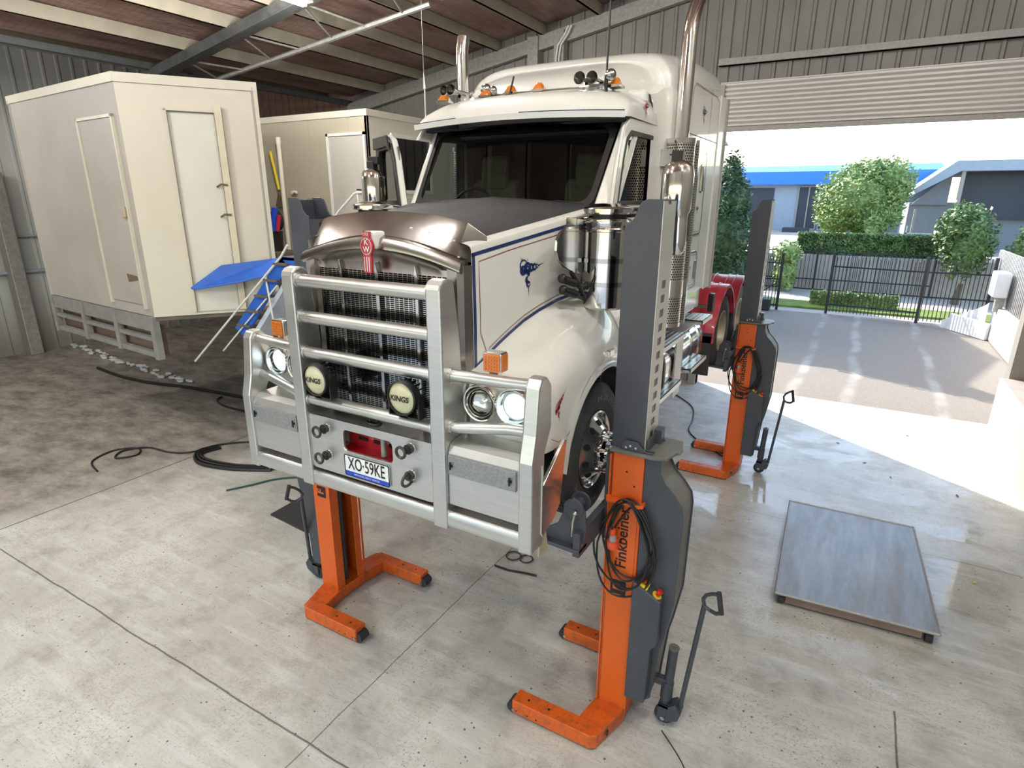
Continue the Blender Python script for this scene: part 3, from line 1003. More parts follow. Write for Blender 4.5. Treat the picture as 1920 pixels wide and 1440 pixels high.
# indicators above the headlights
def indicator(s):
    x, y, z = 0.92, 2.86, 3.085
    m = MB().prism(rrect(x - 0.062, x + 0.062, z - 0.058, z + 0.062, 0.012), 'y', y - 0.035, y + 0.04)
    m.box(x - 0.03, x + 0.03, y - 0.02, y + 0.03, z - 0.085, z - 0.055)
    o = P('indicator', mir(m, s), 'chrome', bevel=0.004)
    l = MB().prism(rrect(x - 0.054, x + 0.054, z - 0.052, z + 0.054, 0.008), 'y', y - 0.044, y - 0.034).box(x + 0.055, x + 0.067, y - 0.03, y + 0.035, z - 0.05, z + 0.052)
    for i in range(5):
        for k in range(5):
            l.sphere((x - 0.038 + i * 0.019, y - 0.045, z - 0.036 + k * 0.019), 0.006, 6)
    P('amber_lens', mir(l, s), 'amber', o)


both(indicator)

# ---- grille and shell ----------------------------------------
YG = 2.93
g = MB()
core = P('radiator', MB().box(-0.56, 0.56, YG + 0.03, YG + 0.12, 2.55, 3.60), 'back_dark')
cols = [-0.55, -0.32, 0.0, 0.32, 0.55]
n_h = 74
for i in range(n_h):
    z = 2.60 + i * (3.545 - 2.60) / (n_h - 1)
    g.box(-0.54, 0.54, YG - 0.004, YG + 0.002, z - 0.0022, z + 0.0022)
for i in range(29):
    x = -0.54 + i * 1.08 / 28
    g.box(x - 0.003, x + 0.003, YG - 0.002, YG + 0.004, 2.6, 3.545)
gr = P('grille', g, 'dark_chrome')
bars = MB()
for x in (-0.32, 0.0, 0.32):
    bars.box(x - 0.012, x + 0.012, YG - 0.03, YG + 0.004, 2.58, 3.55)
    bars.prism([(x - 0.014, 3.54), (x + 0.014, 3.54), (x, 3.605)], 'y', YG - 0.036, YG - 0.006)
P('grille_bars', bars, 'dark_chrome', gr, bevel=0.002)
sh = MB()
for s in (-1, 1):
    q = [(0.54, YG - 0.0), (0.56, YG - 0.03), (0.635, YG - 0.035), (0.668, YG - 0.01), (0.69, YG + 0.045), (0.66, YG + 0.05), (0.62, YG + 0.03)]
    q = [(s * x, y) for x, y in q]
    sh.prism(q, 'z', 2.50, 3.62)
rows = []
for i in range(29):
    x = -0.665 + 1.33 * i / 28
    k = abs(x) / 0.665
    cz = 3.765 - 0.125 * k ** 1.8
    rows.append([Vector((x, YG + y, z)) for y, z in ((0.04, cz + 0.01), (0.0, cz + 0.012), (-0.035, cz - 0.004), (-0.05, cz - 0.035), (-0.052, cz - 0.075 + 0.02 * k), (-0.03, cz - 0.105 + 0.035 * k),
                (-0.012, 3.60 - 0.02 * k), (-0.012, 3.545), (0.035, 3.545))])
sh.loft(rows, True)
shell = P('radiator_shell', sh, 'shell_steel', angle=30)
rows = []
for i in range(31):
    x = -0.70 + 1.40 * i / 30
    a = abs(x)
    e = max(0, a - 0.60) / 0.10
    T_ = Vector((x, YG + 0.125 + 0.07 * e, 3.915 - 0.055 * min(1, a / 0.6) ** 2 - 0.085 * e))
    B_ = Vector((x, YG + 0.0 + 0.19 * e, 3.775 - 0.125 * (min(a, .66) / 0.66) ** 1.8 - 0.10 * e * e))
    n_ = Vector((0, 0.004, 0.004))
    rows.append([B_, B_.lerp(T_, 0.5) + Vector((0, -0.006, 0.004)), T_, T_ + n_, B_.lerp(T_, 0.5) + n_, B_ + n_])
P('stone_deflector', MB().loft(rows, True), 'shell_steel', shell, angle=30)
bl = MB()
for x in (-0.52, -0.38, 0.24, 0.38, 0.56):
    bl.sphere((x, YG + 0.052, 3.835 - 0.11 * (abs(x) / 0.66) ** 1.9), 0.011, 8)
for s in (-1, 1):
    for z in (3.15, 2.85, 3.4):
        bl.sphere((s * 0.672, YG + 0.05, z), 0.008, 8)
P('shell_bolts', bl, 'bolt', shell)
# badge on its cast block
bd = MB().box(-0.055, 0.055, YG - 0.085, YG + 0.03, 3.69, 3.80)
P('badge_block', bd, 'rail_white', shell, bevel=0.02)
o2 = [(-0.030, 3.80), (0.030, 3.80), (0.028, 3.775)] + arc(0, 3.71, 0.052, 60, -58, 12, 1.15) + [(0.036, 3.64), (0.032, 3.545), (-0.032, 3.545), (-0.036, 3.64)] + arc(0, 3.71, 0.052, 238, 120, 12, 1.15) + [(-0.028, 3.775)]
bg = P('badge', MB().prism(o2, 'y', YG - 0.105, YG - 0.088), 'badge_red', shell)
lt_ = MB().ring(arc(0, 3.71, 0.045, 0, 345, 23, 1.15), arc(0, 3.71, 0.042, 0, 345, 23, 1.15), 'y', YG - 0.108, YG - 0.104)
for x in (-0.019, 0, 0.019):
    lt_.box(x - 0.0035, x + 0.0035, YG - 0.108, YG - 0.104, 3.555, 3.645)
for x in (-0.018, -0.006, 0.006, 0.018):
    lt_.box(x - 0.002, x + 0.002, YG - 0.108, YG - 0.104, 3.775, 3.795)
put_text(lt_, 'K', frame((0.0, YG - 0.108, 3.735), (1, 0, 0), (0, 0, 1)), size=0.05, bold=0.001)
put_text(lt_, 'W', frame((0.0, YG - 0.108, 3.69), (1, 0, 0), (0, 0, 1)), size=0.05, bold=0.001)
P('badge_letters', lt_, 'chrome', shell)


# ---- bonnet --------------------------------------------------
def bx(y):                     # half width of the bonnet side
    return 0.692 + (y - 2.97) * 0.20


def bze(y):                    # edge height
    return 3.745 + (y - 3.05) * 0.15


def bzc(y):
    return min(3.885 + (y - 3.05) * 0.085, 3.765 + (y - 2.975) * 1.1)


def side(s):
    def fn(u, w):
        # lean in slightly towards the top
        return Vector((s * (bx(u) - 0.02 * max(0, w - 3.3)), u, w)), Vector((s, 0, 0))
    return fn


def stripe_z(y):               # curved line where the guard grows out of the bonnet side
    pts = [(2.9, 2.93), (2.96, 2.97), (3.1, 3.04), (3.25, 3.12), (3.44, 3.205), (3.6, 3.255), (3.8, 3.30), (4.0, 3.325), (4.3, 3.33), (4.6, 3.31)]
    for (a, za), (b, zb) in zip(pts, pts[1:]):
        if y <= b:
            return za + (zb - za) * (y - a) / (b - a)
    return pts[-1][1]


YR = 4.34
ys = [2.975, 3.03] + [3.08 + (YR - 3.08) * i / 13 for i in range(14)]
top_rings, side_rings = [], {-1: [], 1: []}
bon = MB()
allrows = []
for y in ys:
    zb = stripe_z(y) - 0.05
    zt = bze(y)
    halves = []
    for s in (-1, 1):
        row = [side(s)(y, zb + (zt - 0.025 - zb) * i / 7)[0] for i in range(8)]
        row += [Vector((s * (bx(y) - 0.016), y, zt - 0.008)), Vector((s * (bx(y) - 0.035), y, zt + 0.002)), Vector((s * (bx(y) - 0.075), y, zt + 0.012))]
        halves.append(row)
    w = bx(y) - 0.075
    mid = [Vector((-w + 2 * w * i / 16, y, zt + 0.006 + (bzc(y) - zt) * (1 - (abs(-w + 2 * w * i / 16) / w) ** 1.7))) for i in range(1, 16)]
    allrows.append(halves[0] + mid + halves[1][::-1])
bon.loft(allrows, False, open_ring=True)
bonnet = P('bonnet', bon, 'white_paint')
rows = []
for y in ys:
    w = bx(y) - 0.075
    row = []
    for i in range(17):
        x = -w + 2 * w * i / 16
        k = abs(x) / w
        z = bze(y) + 0.0125 + (bzc(y) - bze(y)) * (1 - k ** 1.7)
        if abs(x) < 0.09:
            z += 0.008
        row.append(Vector((x, y, z)))
    rows.append(row)
P('bonnet_top', MB().loft(rows, False, open_ring=True), 'black_matte', bonnet)


def decal(mb, fn, cu, cw, k, flip=1):
    """tribal scroll: a chain of rings, blobs, a tail and a dart"""
    def rg(u, w, r, wd=0.006, a0=0, a1=360):
        pts = [(cu + flip * (u + r * math.cos(math.radians(a))) * k, cw + (w + r * math.sin(math.radians(a))) * k) for a in range(a0, a1 + 1, 24)]
        n = len(pts)
        strip(mb, pts, [k * wd * (0.5 + 1.2 * math.sin(PI * i / (n - 1))) for i in range(n)], fn, 0.004)
    rg(-0.060, 0.050, 0.036, 0.007)
    rg(-0.058, 0.020, 0.024, 0.022, 90, 330)
    rg(-0.018, 0.030, 0.030, 0.016)
    rg(-0.020, 0.028, 0.012, 0.007)
    rg(0.022, 0.030, 0.021, 0.014)
    rg(0.055, 0.032, 0.018, 0.012)
    rg(0.082, 0.036, 0.012, 0.006)
    rg(-0.030, -0.018, 0.022, 0.022, -30, 140)
    rg(-0.012, -0.050, 0.021, 0.016, 100, 330)
    rg(-0.012, -0.082, 0.017, 0.008)
    for a, b, wd in (((0.095, 0.038), (0.165, 0.055), 0.010), ((-0.011, -0.098), (-0.006, -0.175), 0.009), ((-0.075, 0.085), (-0.095, 0.11), 0.007), ((-0.02, 0.06), (-0.022, 0.105), 0.006)):
        p = [(cu + flip * (a[0] + (b[0] - a[0]) * q) * k, cw + (a[1] + (b[1] - a[1]) * q) * k) for q in (0, .5, 1)]
        strip(mb, p, [wd * k, wd * k * .5, wd * k * .05], fn, 0.004)


def bonnet_marks(s):
    fn = side(s)
    m = MB()
    strip(m, [(y, bze(y) - 0.055) for y in ys], 0.022, fn, 0.003)
    st = [(2.985, 2.985)] + [(y, stripe_z(y) + 0.012) for y in (3.1, 3.2, 3.3, 3.44, 3.6, 3.7, 3.8, 3.9, 4.0, 4.12)]
    strip(m, st, 0.022, fn, 0.003)
    strip(m, [(2.99, 2.97 + 0.09 * i) for i in range(9)], 0.024, fn, 0.003)
    strip(m, [(4.12, 3.33), (4.12, 3.50)], 0.018, fn, 0.003)
    P('blue_stripe', m, 'navy', bonnet)
    m = MB()
    loop = [(3.035, 3.2), (3.035, 3.3), (3.035, 3.4), (3.035, 3.52), (3.035, bze(3.035) - 0.105)] + [(y, bze(y) - 0.095) for y in (3.3, 3.6, 3.9, 4.1)] + [(4.09, 3.60), (4.09, 3.365)]
    loop += [(y, stripe_z(y) + 0.045) for y in (4.0, 3.8, 3.6, 3.44, 3.3, 3.2, 3.12)] + [(3.09, 3.06)]
    strip(m, loop, 0.005, fn, 0.003, closed=True)
    P('pinstripe', m, 'wine_line', bonnet)
    m = MB()
    decal(m, fn, 3.50, 3.535, 0.95)
    P('scroll_decal', m, 'navy', bonnet)


both(bonnet_marks)


# ---- front guards -------------------------------------------
WC, WZ, WR = 3.92, 2.18, 0.52
def guard(s):
    rows = []
    gy = [2.955, 2.975, 3.02, 3.08, 3.15, 3.22, 3.26, 3.31, 3.37, 3.44, 3.52, 3.62, 3.72, 3.82, 3.92, 4.02, 4.12, 4.22, 4.32, 4.42, 4.50, 4.56, 4.60]
    for y in gy:
        zi = stripe_z(y)
        t0 = min(1, (y - 2.955) / 0.12)
        xo = 1.155 + 0.05 * math.sin(t0 * PI / 2)
        zo = 2.95 + 0.09 * math.sin(min(1, (y - 2.95) / 0.7) * PI / 2)
        if y > 4.0:
            zo -= 0.35 * ((y - 4.0) / 0.6) ** 2
            zi = zi - 0.28 * max(0, (y - 4.25) / 0.35) ** 1.6
        d = abs(y - WC)
        ra = 0.665
        zl = WZ + math.sqrt(max(0, ra * ra - d * d)) if d < ra else WZ
        if y < 3.26:
            zl = max(2.50, zl) if y > 3.2 else 2.50
        if y > WC:
            zl = max(zl, 2.32)
        row = []
        xi = bx(y) - 0.02
        A = Vector((s * xi, y, zi))
        B = Vector((s * (xi + (xo - xi) * 0.5), y, zi + (zo - zi) * 0.35 + 0.03))
        C_ = Vector((s * (xo - 0.03), y, zo + 0.03))
        D = Vector((s * xo, y, zo - 0.10))
        for i in range(11):
            q = i / 10
            row.append(A * (1 - q) ** 3 + B * 3 * q * (1 - q) ** 2 + C_ * 3 * q * q * (1 - q) + D * q ** 3)
        zmid = max(zl, zo - 0.10)
        for i in range(1, 6):
            q = i / 5
            z = (zo - 0.10) + (zl - (zo - 0.10)) * q
            x = xo + 0.012 * math.sin(q * PI)
            row.append(Vector((s * (x + (0.02 if d < ra + 0.05 and q > 0.75 else 0)), y, z)))
        row.append(Vector((s * (xo - 0.05), y, zl + 0.004)))
        rows.append(row)
    m = MB().loft(rows, False, open_ring=True)
    gd = P('front_guard', m, 'white_paint', angle=50)
    # headlight face closing the front
    face = [(0.655, 2.50), (0.655, 2.95)] + [(abs(p.x), p.z) for p in rows[0][1:11]] + [(1.155, 2.5)]
    P('headlight_panel', MB().prism([(s * x, z) for x, z in face], 'y', 2.945, 2.97), 'white_paint', gd, bevel=0.008)
    # dark lip round the arch, inner arch
    lip = [(y, z) for y, z in arc(WC, WZ, 0.662, 168, 12, 24)]
    mm = MB()
    strip(mm, [(3.07, 2.50), (3.17, 2.44), (3.262, 2.40)] + lip, 0.03, lambda u, w: (Vector((s * 1.214, u, w)), Vector((s, 0, 0))), 0.004)
    P('arch_edge', mm, 'navy', gd)
    mm = MB()
    strip(mm, [(3.02, 2.60), (3.12, 2.545), (3.20, 2.535)] + arc(WC, WZ, 0.735, 150, 95, 10), 0.005, lambda u, w: (Vector((s * 1.218, u, w)), Vector((s, 0, 0))), 0.004)
    P('pinstripe', mm, 'wine_line', gd)
    rows2 = [[Vector((s * x, y, z)) for x in (0.72, 1.17)] for y, z in arc(WC, WZ, 0.655, 190, -15, 26)]
    P('arch_liner', MB().loft(rows2, False, open_ring=True), 'black_plastic', gd)
    P('step_lamp', mir(MB().box(1.20, 1.235, 3.92, 4.02, 2.905, 2.96), s), 'chrome', gd, bevel=0.008)
    mm = MB()
    decal(mm, lambda u, w: (Vector((s * 1.214, u, w)), Vector((s, 0, 0))), 3.14, 2.78, 0.62)
    mm.v = [(x, y, z + 0.75 * (y - 3.14)) for x, y, z in mm.v]
    P('scroll_decal', mm, 'scroll_red', gd)
    # headlights
    for x, z, lit in ((0.80, 2.80, False), (1.035, 2.815, True)):
        y = 2.895
        o = P('headlight', mir(MB().lathe([(0.118, 0.06), (0.121, 0.0), (0.120, -0.02), (0.114, -0.032), (0.107, -0.030), (0.103, -0.012)], (x, y, z), (0, 1, 0), 36), s), 'chrome')
        P('reflector', mir(MB().lathe([(0.104, -0.014), (0.095, 0.012), (0.07, 0.032), (0.04, 0.042), (0.0, 0.046)], (x, y, z), (0, 1, 0), 28).cyl((x, y + 0.045, z), (x, y + 0.0, z), 0.015, n=10), s), 'chrome', o)
        if lit:
            P('bulb', mir(MB().sphere((x, y + 0.004, z), 0.026, 10), s), 'headlamp_lit', o)
            P('beam_glow', mir(MB().lathe([(0.0, 0.036), (0.045, 0.034), (0.07, 0.022), (0.082, 0.010)], (x, y, z - 0.004), (0, 1, 0), 24), s), 'headlamp_soft', o)
        P('lens', mir(MB().lathe([(0.104, -0.018), (0.09, -0.032), (0.05, -0.044), (0.0, -0.048)], (x, y, z), (0, 1, 0), 36), s), 'lens_glass', o)


both(guard)


# ---- wheels --------------------------------------------------
def wheel(x, y, z, s, name='front_wheel', dual=False, R=WR, w=0.28, text=False):
    """x is the outer face"""
    ax = (s, 0, 0)
    pr = [(0.29, -0.03), (0.31, 0.0), (0.36, 0.012), (0.44, 0.014), (0.485, 0.004), (0.512, -0.02), (R, -0.05), (R, -w + 0.05), (0.50, -w + 0.01), (0.42, -w), (0.29, -w + 0.03)]
    ty = MB()
    ty.lathe(pr, (s * x, y, z), ax, 56)
    n = 48
    for i in range(n):
        a = 2 * PI * i / n
        m = Matrix.Translation((s * x, y, z)) @ Matrix.Rotation(a, 4, 'X')
        for k in range(4):
            xx = -s * (0.055 + k * (w - 0.1) / 3.6)
            ty.box(min(xx, xx - s * 0.045), max(xx, xx - s * 0.045), -0.026, 0.026, R - 0.01, R + 0.006, m=m)
    wh = P(name, ty, 'rubber', angle=40)
    rim = MB()
    if not dual:
        rim.lathe([(0.296, -0.012), (0.300, 0.004), (0.288, 0.010), (0.272, -0.004), (0.262, -0.03), (0.245, -0.022), (0.175, 0.052), (0.155, 0.066), (0.13, 0.070), (0.0, 0.070)], (s * x, y, z), ax, 56)
    else:
        rim.lathe([(0.296, -0.012), (0.300, 0.004), (0.285, 0.008), (0.270, -0.02), (0.262, -0.10), (0.245, -0.125), (0.15, -0.14), (0.12, -0.12), (0.0, -0.12)], (s * x, y, z), ax, 56)
    P('rim', rim, 'aluminium_bright' if not dual else 'wood_rim', wh)
    dk = MB()
    nt = MB()
    for i in range(10):
        a = 2 * PI * i / 10 + 0.2
        cy, cz = y + 0.212 * math.cos(a), z + 0.212 * math.sin(a)
        if not dual:
            xx = s * (x + 0.0165)
            nrm = Vector((0.70 * s, 0.62 * math.cos(a), 0.62 * math.sin(a))).normalized()
            c = Vector((xx, cy, cz))
            dk = MB().cyl(c - nrm * 0.01, c + nrm * 0.004, 0.026, n=16)
            P('hand_hole', dk, 'back_dark', wh)
            nt = MB()
            b = Vector((s * (x + 0.06), y + 0.150 * math.cos(a), z + 0.150 * math.sin(a)))
            nt.cyl(b, b + Vector((s * 0.035, 0, 0)), 0.020, n=10)
            nt.cyl(b + Vector((s * 0.035, 0, 0)), b + Vector((s * 0.075, 0, 0)), 0.0165, 0.010, n=10)
            P('lug_nut', nt, 'chrome', wh)
    if not dual:
        P('hub_cap', MB().lathe([(0.105, 0.06), (0.105, 0.085), (0.085, 0.10), (0.06, 0.10), (0.055, 0.125), (0.0, 0.13)], (s * x, y, z), ax, 24), 'dark_chrome', wh)
    if text:
        tb = MB()
        word = 'BRIDGESTONE'
        for start in (58, 238):
            for i, ch in enumerate(word):
                a = math.radians(start + 33 - i * 6.8)
                r = 0.402
                radial = Vector((0, math.cos(a), math.sin(a)))
                # reads upright with its feet towards the hub, seen from outside
                tang = Vector((0, math.sin(a), -math.cos(a))) if s > 0 else Vector((0, -math.sin(a), math.cos(a)))
                o = Vector((s * (x + 0.0155), y, z)) + radial * r
                put_text(tb, ch, frame(o, tang, radial), size=0.058, bold=0.001)
        P('sidewall_letters', tb, 'tyre_text', wh)
    return wh


wheel(1.155, WC, WZ, 1, text=True)
wheel(1.155, WC, WZ, -1)
simple('wood_rim', (0.42, 0.36, 0.27), 0.45, 0.35, var=0.2)
RW = [(8.72, 2.2), (10.05, 2.2)]
XO = 1.12
for y, z in RW:
    for s in (1, -1):
        wheel(XO, y, z, s, 'rear_wheel', dual=True)
        m = MB().lathe([(0.28, -0.29), (0.44, -0.285), (0.51, -0.31), (0.52, -0.34), (0.52, -0.52), (0.5, -0.56), (0.28, -0.56)], (s * XO, y, z), (s, 0, 0), 40)
        P('inner_tyre', m, 'rubber')

# ---- rear guards, chassis, tanks, steps ------------------------
def rear_guards(s):
    for k, (y, z) in enumerate(RW):
        a0, a1 = (200, 20) if k == 0 else (160, -20)
        R = 0.64
        pts = arc(y, z, R, a0, a1, 22)
        if k == 0:
            pts = [(y - 0.72, z + 0.03)] + [(y - 0.70, z + 0.22)] + [p for p in arc(y, z + 0.02, R, 150, 12, 20)]
        rows = []
        for (u, w) in pts:
            rows.append([Vector((s * XO_, u, w + dz)) for XO_, dz in ((1.165, -0.045), (1.165, -0.005), (1.15, 0.008), (0.9, 0.012), (0.55, 0.012), (0.53, 0.0))])
        m = MB().loft(rows, False, open_ring=True)
        for x in (0.72, 0.92, 1.03):
            rr = [[Vector((s * (x + dx), u + (u - y) * 0.008, w + (w - z) * 0.008 + dz)) for dx, dz in ((-0.008, 0.01), (0, 0.022), (0.008, 0.01))] for u, w in pts]
            m.loft(rr, False, open_ring=True)
        if k == 0:
            q = pts[0]
            m.prism([(q[0] - 0.02, q[1] - 0.06), (q[0] + 0.03, q[1] - 0.06), (q[0] + 0.02, q[1] + 0.03), (q[0] - 0.02, q[1] + 0.03)], 'x', s * 0.55, s * 1.165)
        P('rear_guard', m, 'chassis_red', angle=50)
    P('guard_bracket', mir(MB().cyl((0.6, 7.95, 2.66), (1.08, 7.95, 2.66), 0.025, n=12), s), 'dark_chrome')
    P('load_light', mir(MB().box(1.06, 1.13, 7.9, 8.02, 2.60, 2.84), s), 'black_plastic', bevel=0.015)


both(rear_guards)
both(lambda s: P('mud_flap', mir(MB().box(0.6, 1.14, 7.98, 8.0, 1.72, 2.3), s), 'rubber'))
ch = MB()
for s in (-1, 1):
    ch.box(min(s * 0.38, s * 0.46), max(s * 0.38, s * 0.46), 3.15, 10.9, 2.20, 2.50)
for y in (3.3, 5.2, 7.6, 9.4, 10.8):
    ch.box(-0.4, 0.4, y - 0.05, y + 0.05, 2.24, 2.46)
P('chassis_rails', ch, 'chassis_red')
P('front_axle', MB().cyl((-0.95, WC, 2.12), (0.95, WC, 2.12), 0.06).box(-0.55, 0.55, WC - 0.06, WC + 0.06, 2.04, 2.18), 'spring_steel')
for y, z in RW:
    P('rear_axle', MB().cyl((-0.9, y, z), (0.9, y, z), 0.09).sphere((0, y, z), 0.24, 14), 'spring_steel')
P('engine_block', MB().box(-0.36, 0.36, 3.15, 4.5, 2.35, 3.3), 'cabin_dark', bevel=0.05)
P('turntable', MB().box(-0.45, 0.45, 8.9, 9.7, 2.62, 2.72).box(-0.4, 0.4, 8.7, 9.9, 2.5, 2.62), 'spring_steel', bevel=0.02)


def side_gear(s):
    # fuel tank with straps
    m = MB().prism([(x, z) for x, z in rrect(0.60, 1.17, 2.02, 2.64, 0.24, 8)], 'y', 4.9, 7.3, smooth=True)
    tk = P('fuel_tank', mir(m, s), 'chrome', bevel=0.03, angle=50)
    for y in (5.15, 5.65, 6.3, 6.75, 7.1):
        P('tank_strap', mir(MB().ring(rrect(0.59, 1.182, 2.01, 2.652, 0.25, 8), rrect(0.60, 1.168, 2.024, 2.638, 0.24, 8), 'y', y - 0.025, y + 0.025), s), 'dark_chrome' if y in (6.75, 7.1) else 'spring_steel', tk)
    P('checker_plate', mir(MB().box(1.185, 1.20, 5.95, 6.22, 2.0, 2.67).box(0.75, 1.2, 5.95, 7.3, 2.655, 2.672), s), 'checker')
    for y0, y1, z, nm in ((5.02, 6.05, 2.70, 'upper_step'), (6.78, 7.28, 2.69, 'upper_step'), (4.9, 6.02, 2.20, 'lower_step'), (6.42, 7.16, 2.21, 'lower_step')):
        m = MB().box(1.02, 1.26, y0, y1, z - 0.012, z).box(1.25, 1.262, y0, y1, z - 0.045, z).box(1.02, 1.03, y0, y1, z - 0.045, z).box(1.02, 1.26, y0, y0 + 0.01, z - 0.045, z).box(1.02, 1.26, y1 - 0.01, y1, z - 0.045, z)
        st = P(nm, mir(m, s), 'aluminium')
        tr = MB()
        for i in range(4):
            x = 1.05 + i * 0.055
            tr.box(x, x + 0.03, y0 + 0.03, y1 - 0.03, z, z + 0.004)
        P('step_tread', mir(tr, s), 'tread_plate', st)


both(side_gear)

# ---- cab -----------------------------------------------------
cb = MB()
WB = [(-0.88, 3.93), (0.88, 3.93)]


def ws(u, v):
    """windscreen surface, u -1..1 across, v 0..1 up"""
    x = u * (0.885 + 0.035 * v)
    y = 4.30 + 0.40 * v + 0.085 * u * u + 0.03 * v * u * u
    z = 3.93 + 0.665 * v - 0.02 * u * u * v
    return Vector((x, y, z))


# cab shell: side panels, door frames, pillars, header, roof, back wall, floor
side_low = [(4.34, 2.62), (5.62, 2.62), (5.62, 3.955), (4.40, 3.955), (4.36, 3.6)]
for s in (-1, 1):
    if s > 0:
        cb.prism(side_low, 'x', 0.965, 1.0)
        out = [(4.44, 3.94), (4.53, 4.30), (4.62, 4.52), (4.74, 4.60), (5.62, 4.62), (5.62, 3.94)]
        inn = [(4.545, 3.975), (4.62, 4.30), (4.67, 4.43), (4.76, 4.49), (5.40, 4.495), (5.46, 3.975)]
        cb.ring([(y, z) for y, z in out], inn, 'x', 0.965, 1.0)
    else:
        cb.prism([(5.38, 2.62), (5.62, 2.62), (5.62, 4.62), (5.38, 4.62)], 'x', -1.0, -0.965)
        cb.prism([(4.60, 4.50), (5.62, 4.53), (5.62, 4.62), (4.72, 4.62)], 'x', -1.0, -0.965)
        cb.prism([(4.34, 2.62), (4.42, 2.62), (4.46, 3.93), (4.37, 3.93)], 'x', -1.0, -0.9)
    # A pillar between the glass and the door frame
    rows = []
    for i in range(9):
        v = -0.06 + 1.1 * i / 8
        e = ws(0.985, v)
        rows.append([Vector((s * (e.x - 0.02), e.y + 0.02, e.z)), Vector((s * e.x, e.y - 0.012, e.z)), Vector((s * (e.x + 0.05), e.y + 0.01, e.z)),
                     Vector((s * 0.998, e.y + 0.12, e.z)), Vector((s * 0.998, e.y + 0.19, e.z)), Vector((s * 0.93, e.y + 0.17, e.z))])
    cb.loft(rows, True)
cb.box(-1.0, 1.0, 5.58, 5.62, 2.62, 3.3).box(-0.98, 0.98, 4.36, 5.6, 2.60, 2.66)
cb.box(-0.98, 0.98, 4.36, 4.42, 2.66, 3.9)
cab = P('cab', cb, 'white_paint', bevel=0.012)
# black surround of the windscreen and the glass
rows = []
for j in range(2):
    pass


def ws_loop(m, r=0.12, n=5):
    pts = []
    for cu, cv, a in ((1 - m - r, 1 - m * 1.2 - r, 0), (-(1 - m - r), 1 - m * 1.2 - r, 90), (-(1 - m - r), m * 1.2 + r, 180), (1 - m - r, m * 1.2 + r, 270)):
        for i in range(n + 1):
            t_ = math.radians(a + 90 * i / n)
            pts.append((cu + r * math.cos(t_) * (0.75 if True else 1), cv + r * math.sin(t_)))
    return pts


mb = MB()
o_, i_ = ws_loop(0.005), ws_loop(0.055)
vs = [ws(u, v) + Vector((0, -0.010, 0.004)) for u, v in o_ + i_]
n = len(o_)
mb.add(vs, [(i, (i + 1) % n, n + (i + 1) % n, n + i) for i in range(n)])
# subdivide across: longer spans follow the bow
P('windscreen_seal', mb, 'ink', cab)
rows = [[ws(-0.985 + 1.97 * i / 16, 0.0 + 1.0 * j / 8) for i in range(17)] for j in range(9)]
P('windscreen', MB().loft(rows, False, open_ring=True), 'windscreen_glass', cab)
P('cowl_panel', MB().loft([[ws(-1 + 2 * i / 16, 0.0) + Vector((0, dy, dz)) for i in range(17)] for dy, dz in ((0.02, 0.01), (-0.01, -0.005), (-0.12, -0.02), (-0.14, -0.2))], False, open_ring=True), 'black_matte', cab)
wp = MB()
for x0, x1 in ((-0.62, -0.22), (0.05, 0.45), (0.42, 0.80)):
    p, q = ws(x0 / 0.9, 0.06) + Vector((0, -0.03, 0)), ws(x1 / 0.9, 0.045) + Vector((0, -0.03, 0))
    wp.tube([p, p.lerp(q, .5) + Vector((0, -0.012, 0.018)), q], 0.007, 6)
    wp.tube([p + Vector((-0.12, 0, -0.012)), q + Vector((0.1, 0, -0.012))], 0.004, 5)
P('wipers', wp, 'black_plastic', cab)
P('side_window', MB().prism([(4.545, 3.975), (4.62, 4.30), (4.67, 4.43), (4.76, 4.49), (5.40, 4.495), (5.46, 3.975)], 'x', 0.978, 0.984), 'side_glass', cab)
P('window_seal', MB().ring([(4.525, 3.955), (4.605, 4.305), (4.66, 4.45), (4.755, 4.51), (5.415, 4.515), (5.48, 3.955)], [(4.555, 3.985), (4.63, 4.295), (4.68, 4.42), (4.765, 4.475), (5.39, 4.48), (5.445, 3.985)], 'x', 0.986, 1.004), 'black_plastic', cab)
P('window_mesh', MB().box(0.95, 0.955, 5.12, 5.44, 3.98, 4.47), 'perforated_black', cab)
dl = MB()
fn_ = lambda u, w: (Vector((1.0, u, w)), Vector((1, 0, 0)))
strip(dl, [(4.425, 2.7), (4.43, 3.93), (4.52, 4.32), (4.61, 4.54), (4.74, 4.615), (5.50, 4.63), (5.52, 4.5), (5.52, 2.7)], 0.006, fn_, 0.002)
P('door_gap', dl, 'ink', cab)
dl = MB()
strip(dl, [(4.50, 2.95), (4.50, 3.80), (5.42, 3.80), (5.42, 2.95)], 0.008, fn_, 0.002, closed=True)
P('pinstripe', dl, 'wine_line', cab)
# roof cap with the visor brow
rows = []
for y, zt, w, zb in ((4.60, 4.615, 0.985, 4.60), (4.615, 4.66, 1.0, 4.595), (4.68, 4.745, 1.01, 4.60), (4.78, 4.80, 1.01, 4.60), (4.95, 4.84, 1.01, 4.60), (5.2, 4.86, 1.01, 4.6), (5.62, 4.88, 1.01, 4.6)):
    row = []
    for i in range(25):
        a = PI * i / 24
        cx, sx_ = math.cos(a), math.sin(a)
        x = -w * (abs(cx) ** 0.42) * (1 if cx > 0 else -1)
        z = zb + (zt - zb) * (sx_ ** 0.55)
        bow = 0.0
        if y < 4.8:
            bow = -0.07 * (1 - (x / w) ** 2) + 0.02
        row.append(Vector((x, y + bow, z + (0.03 * (1 - (x / w) ** 2) if y < 4.9 else 0.04 * (1 - (x / w) ** 2)))))
    rows.append(row)
mb = MB().loft(rows, False, open_ring=True)
P('roof_brow', mb, 'white_paint', cab)
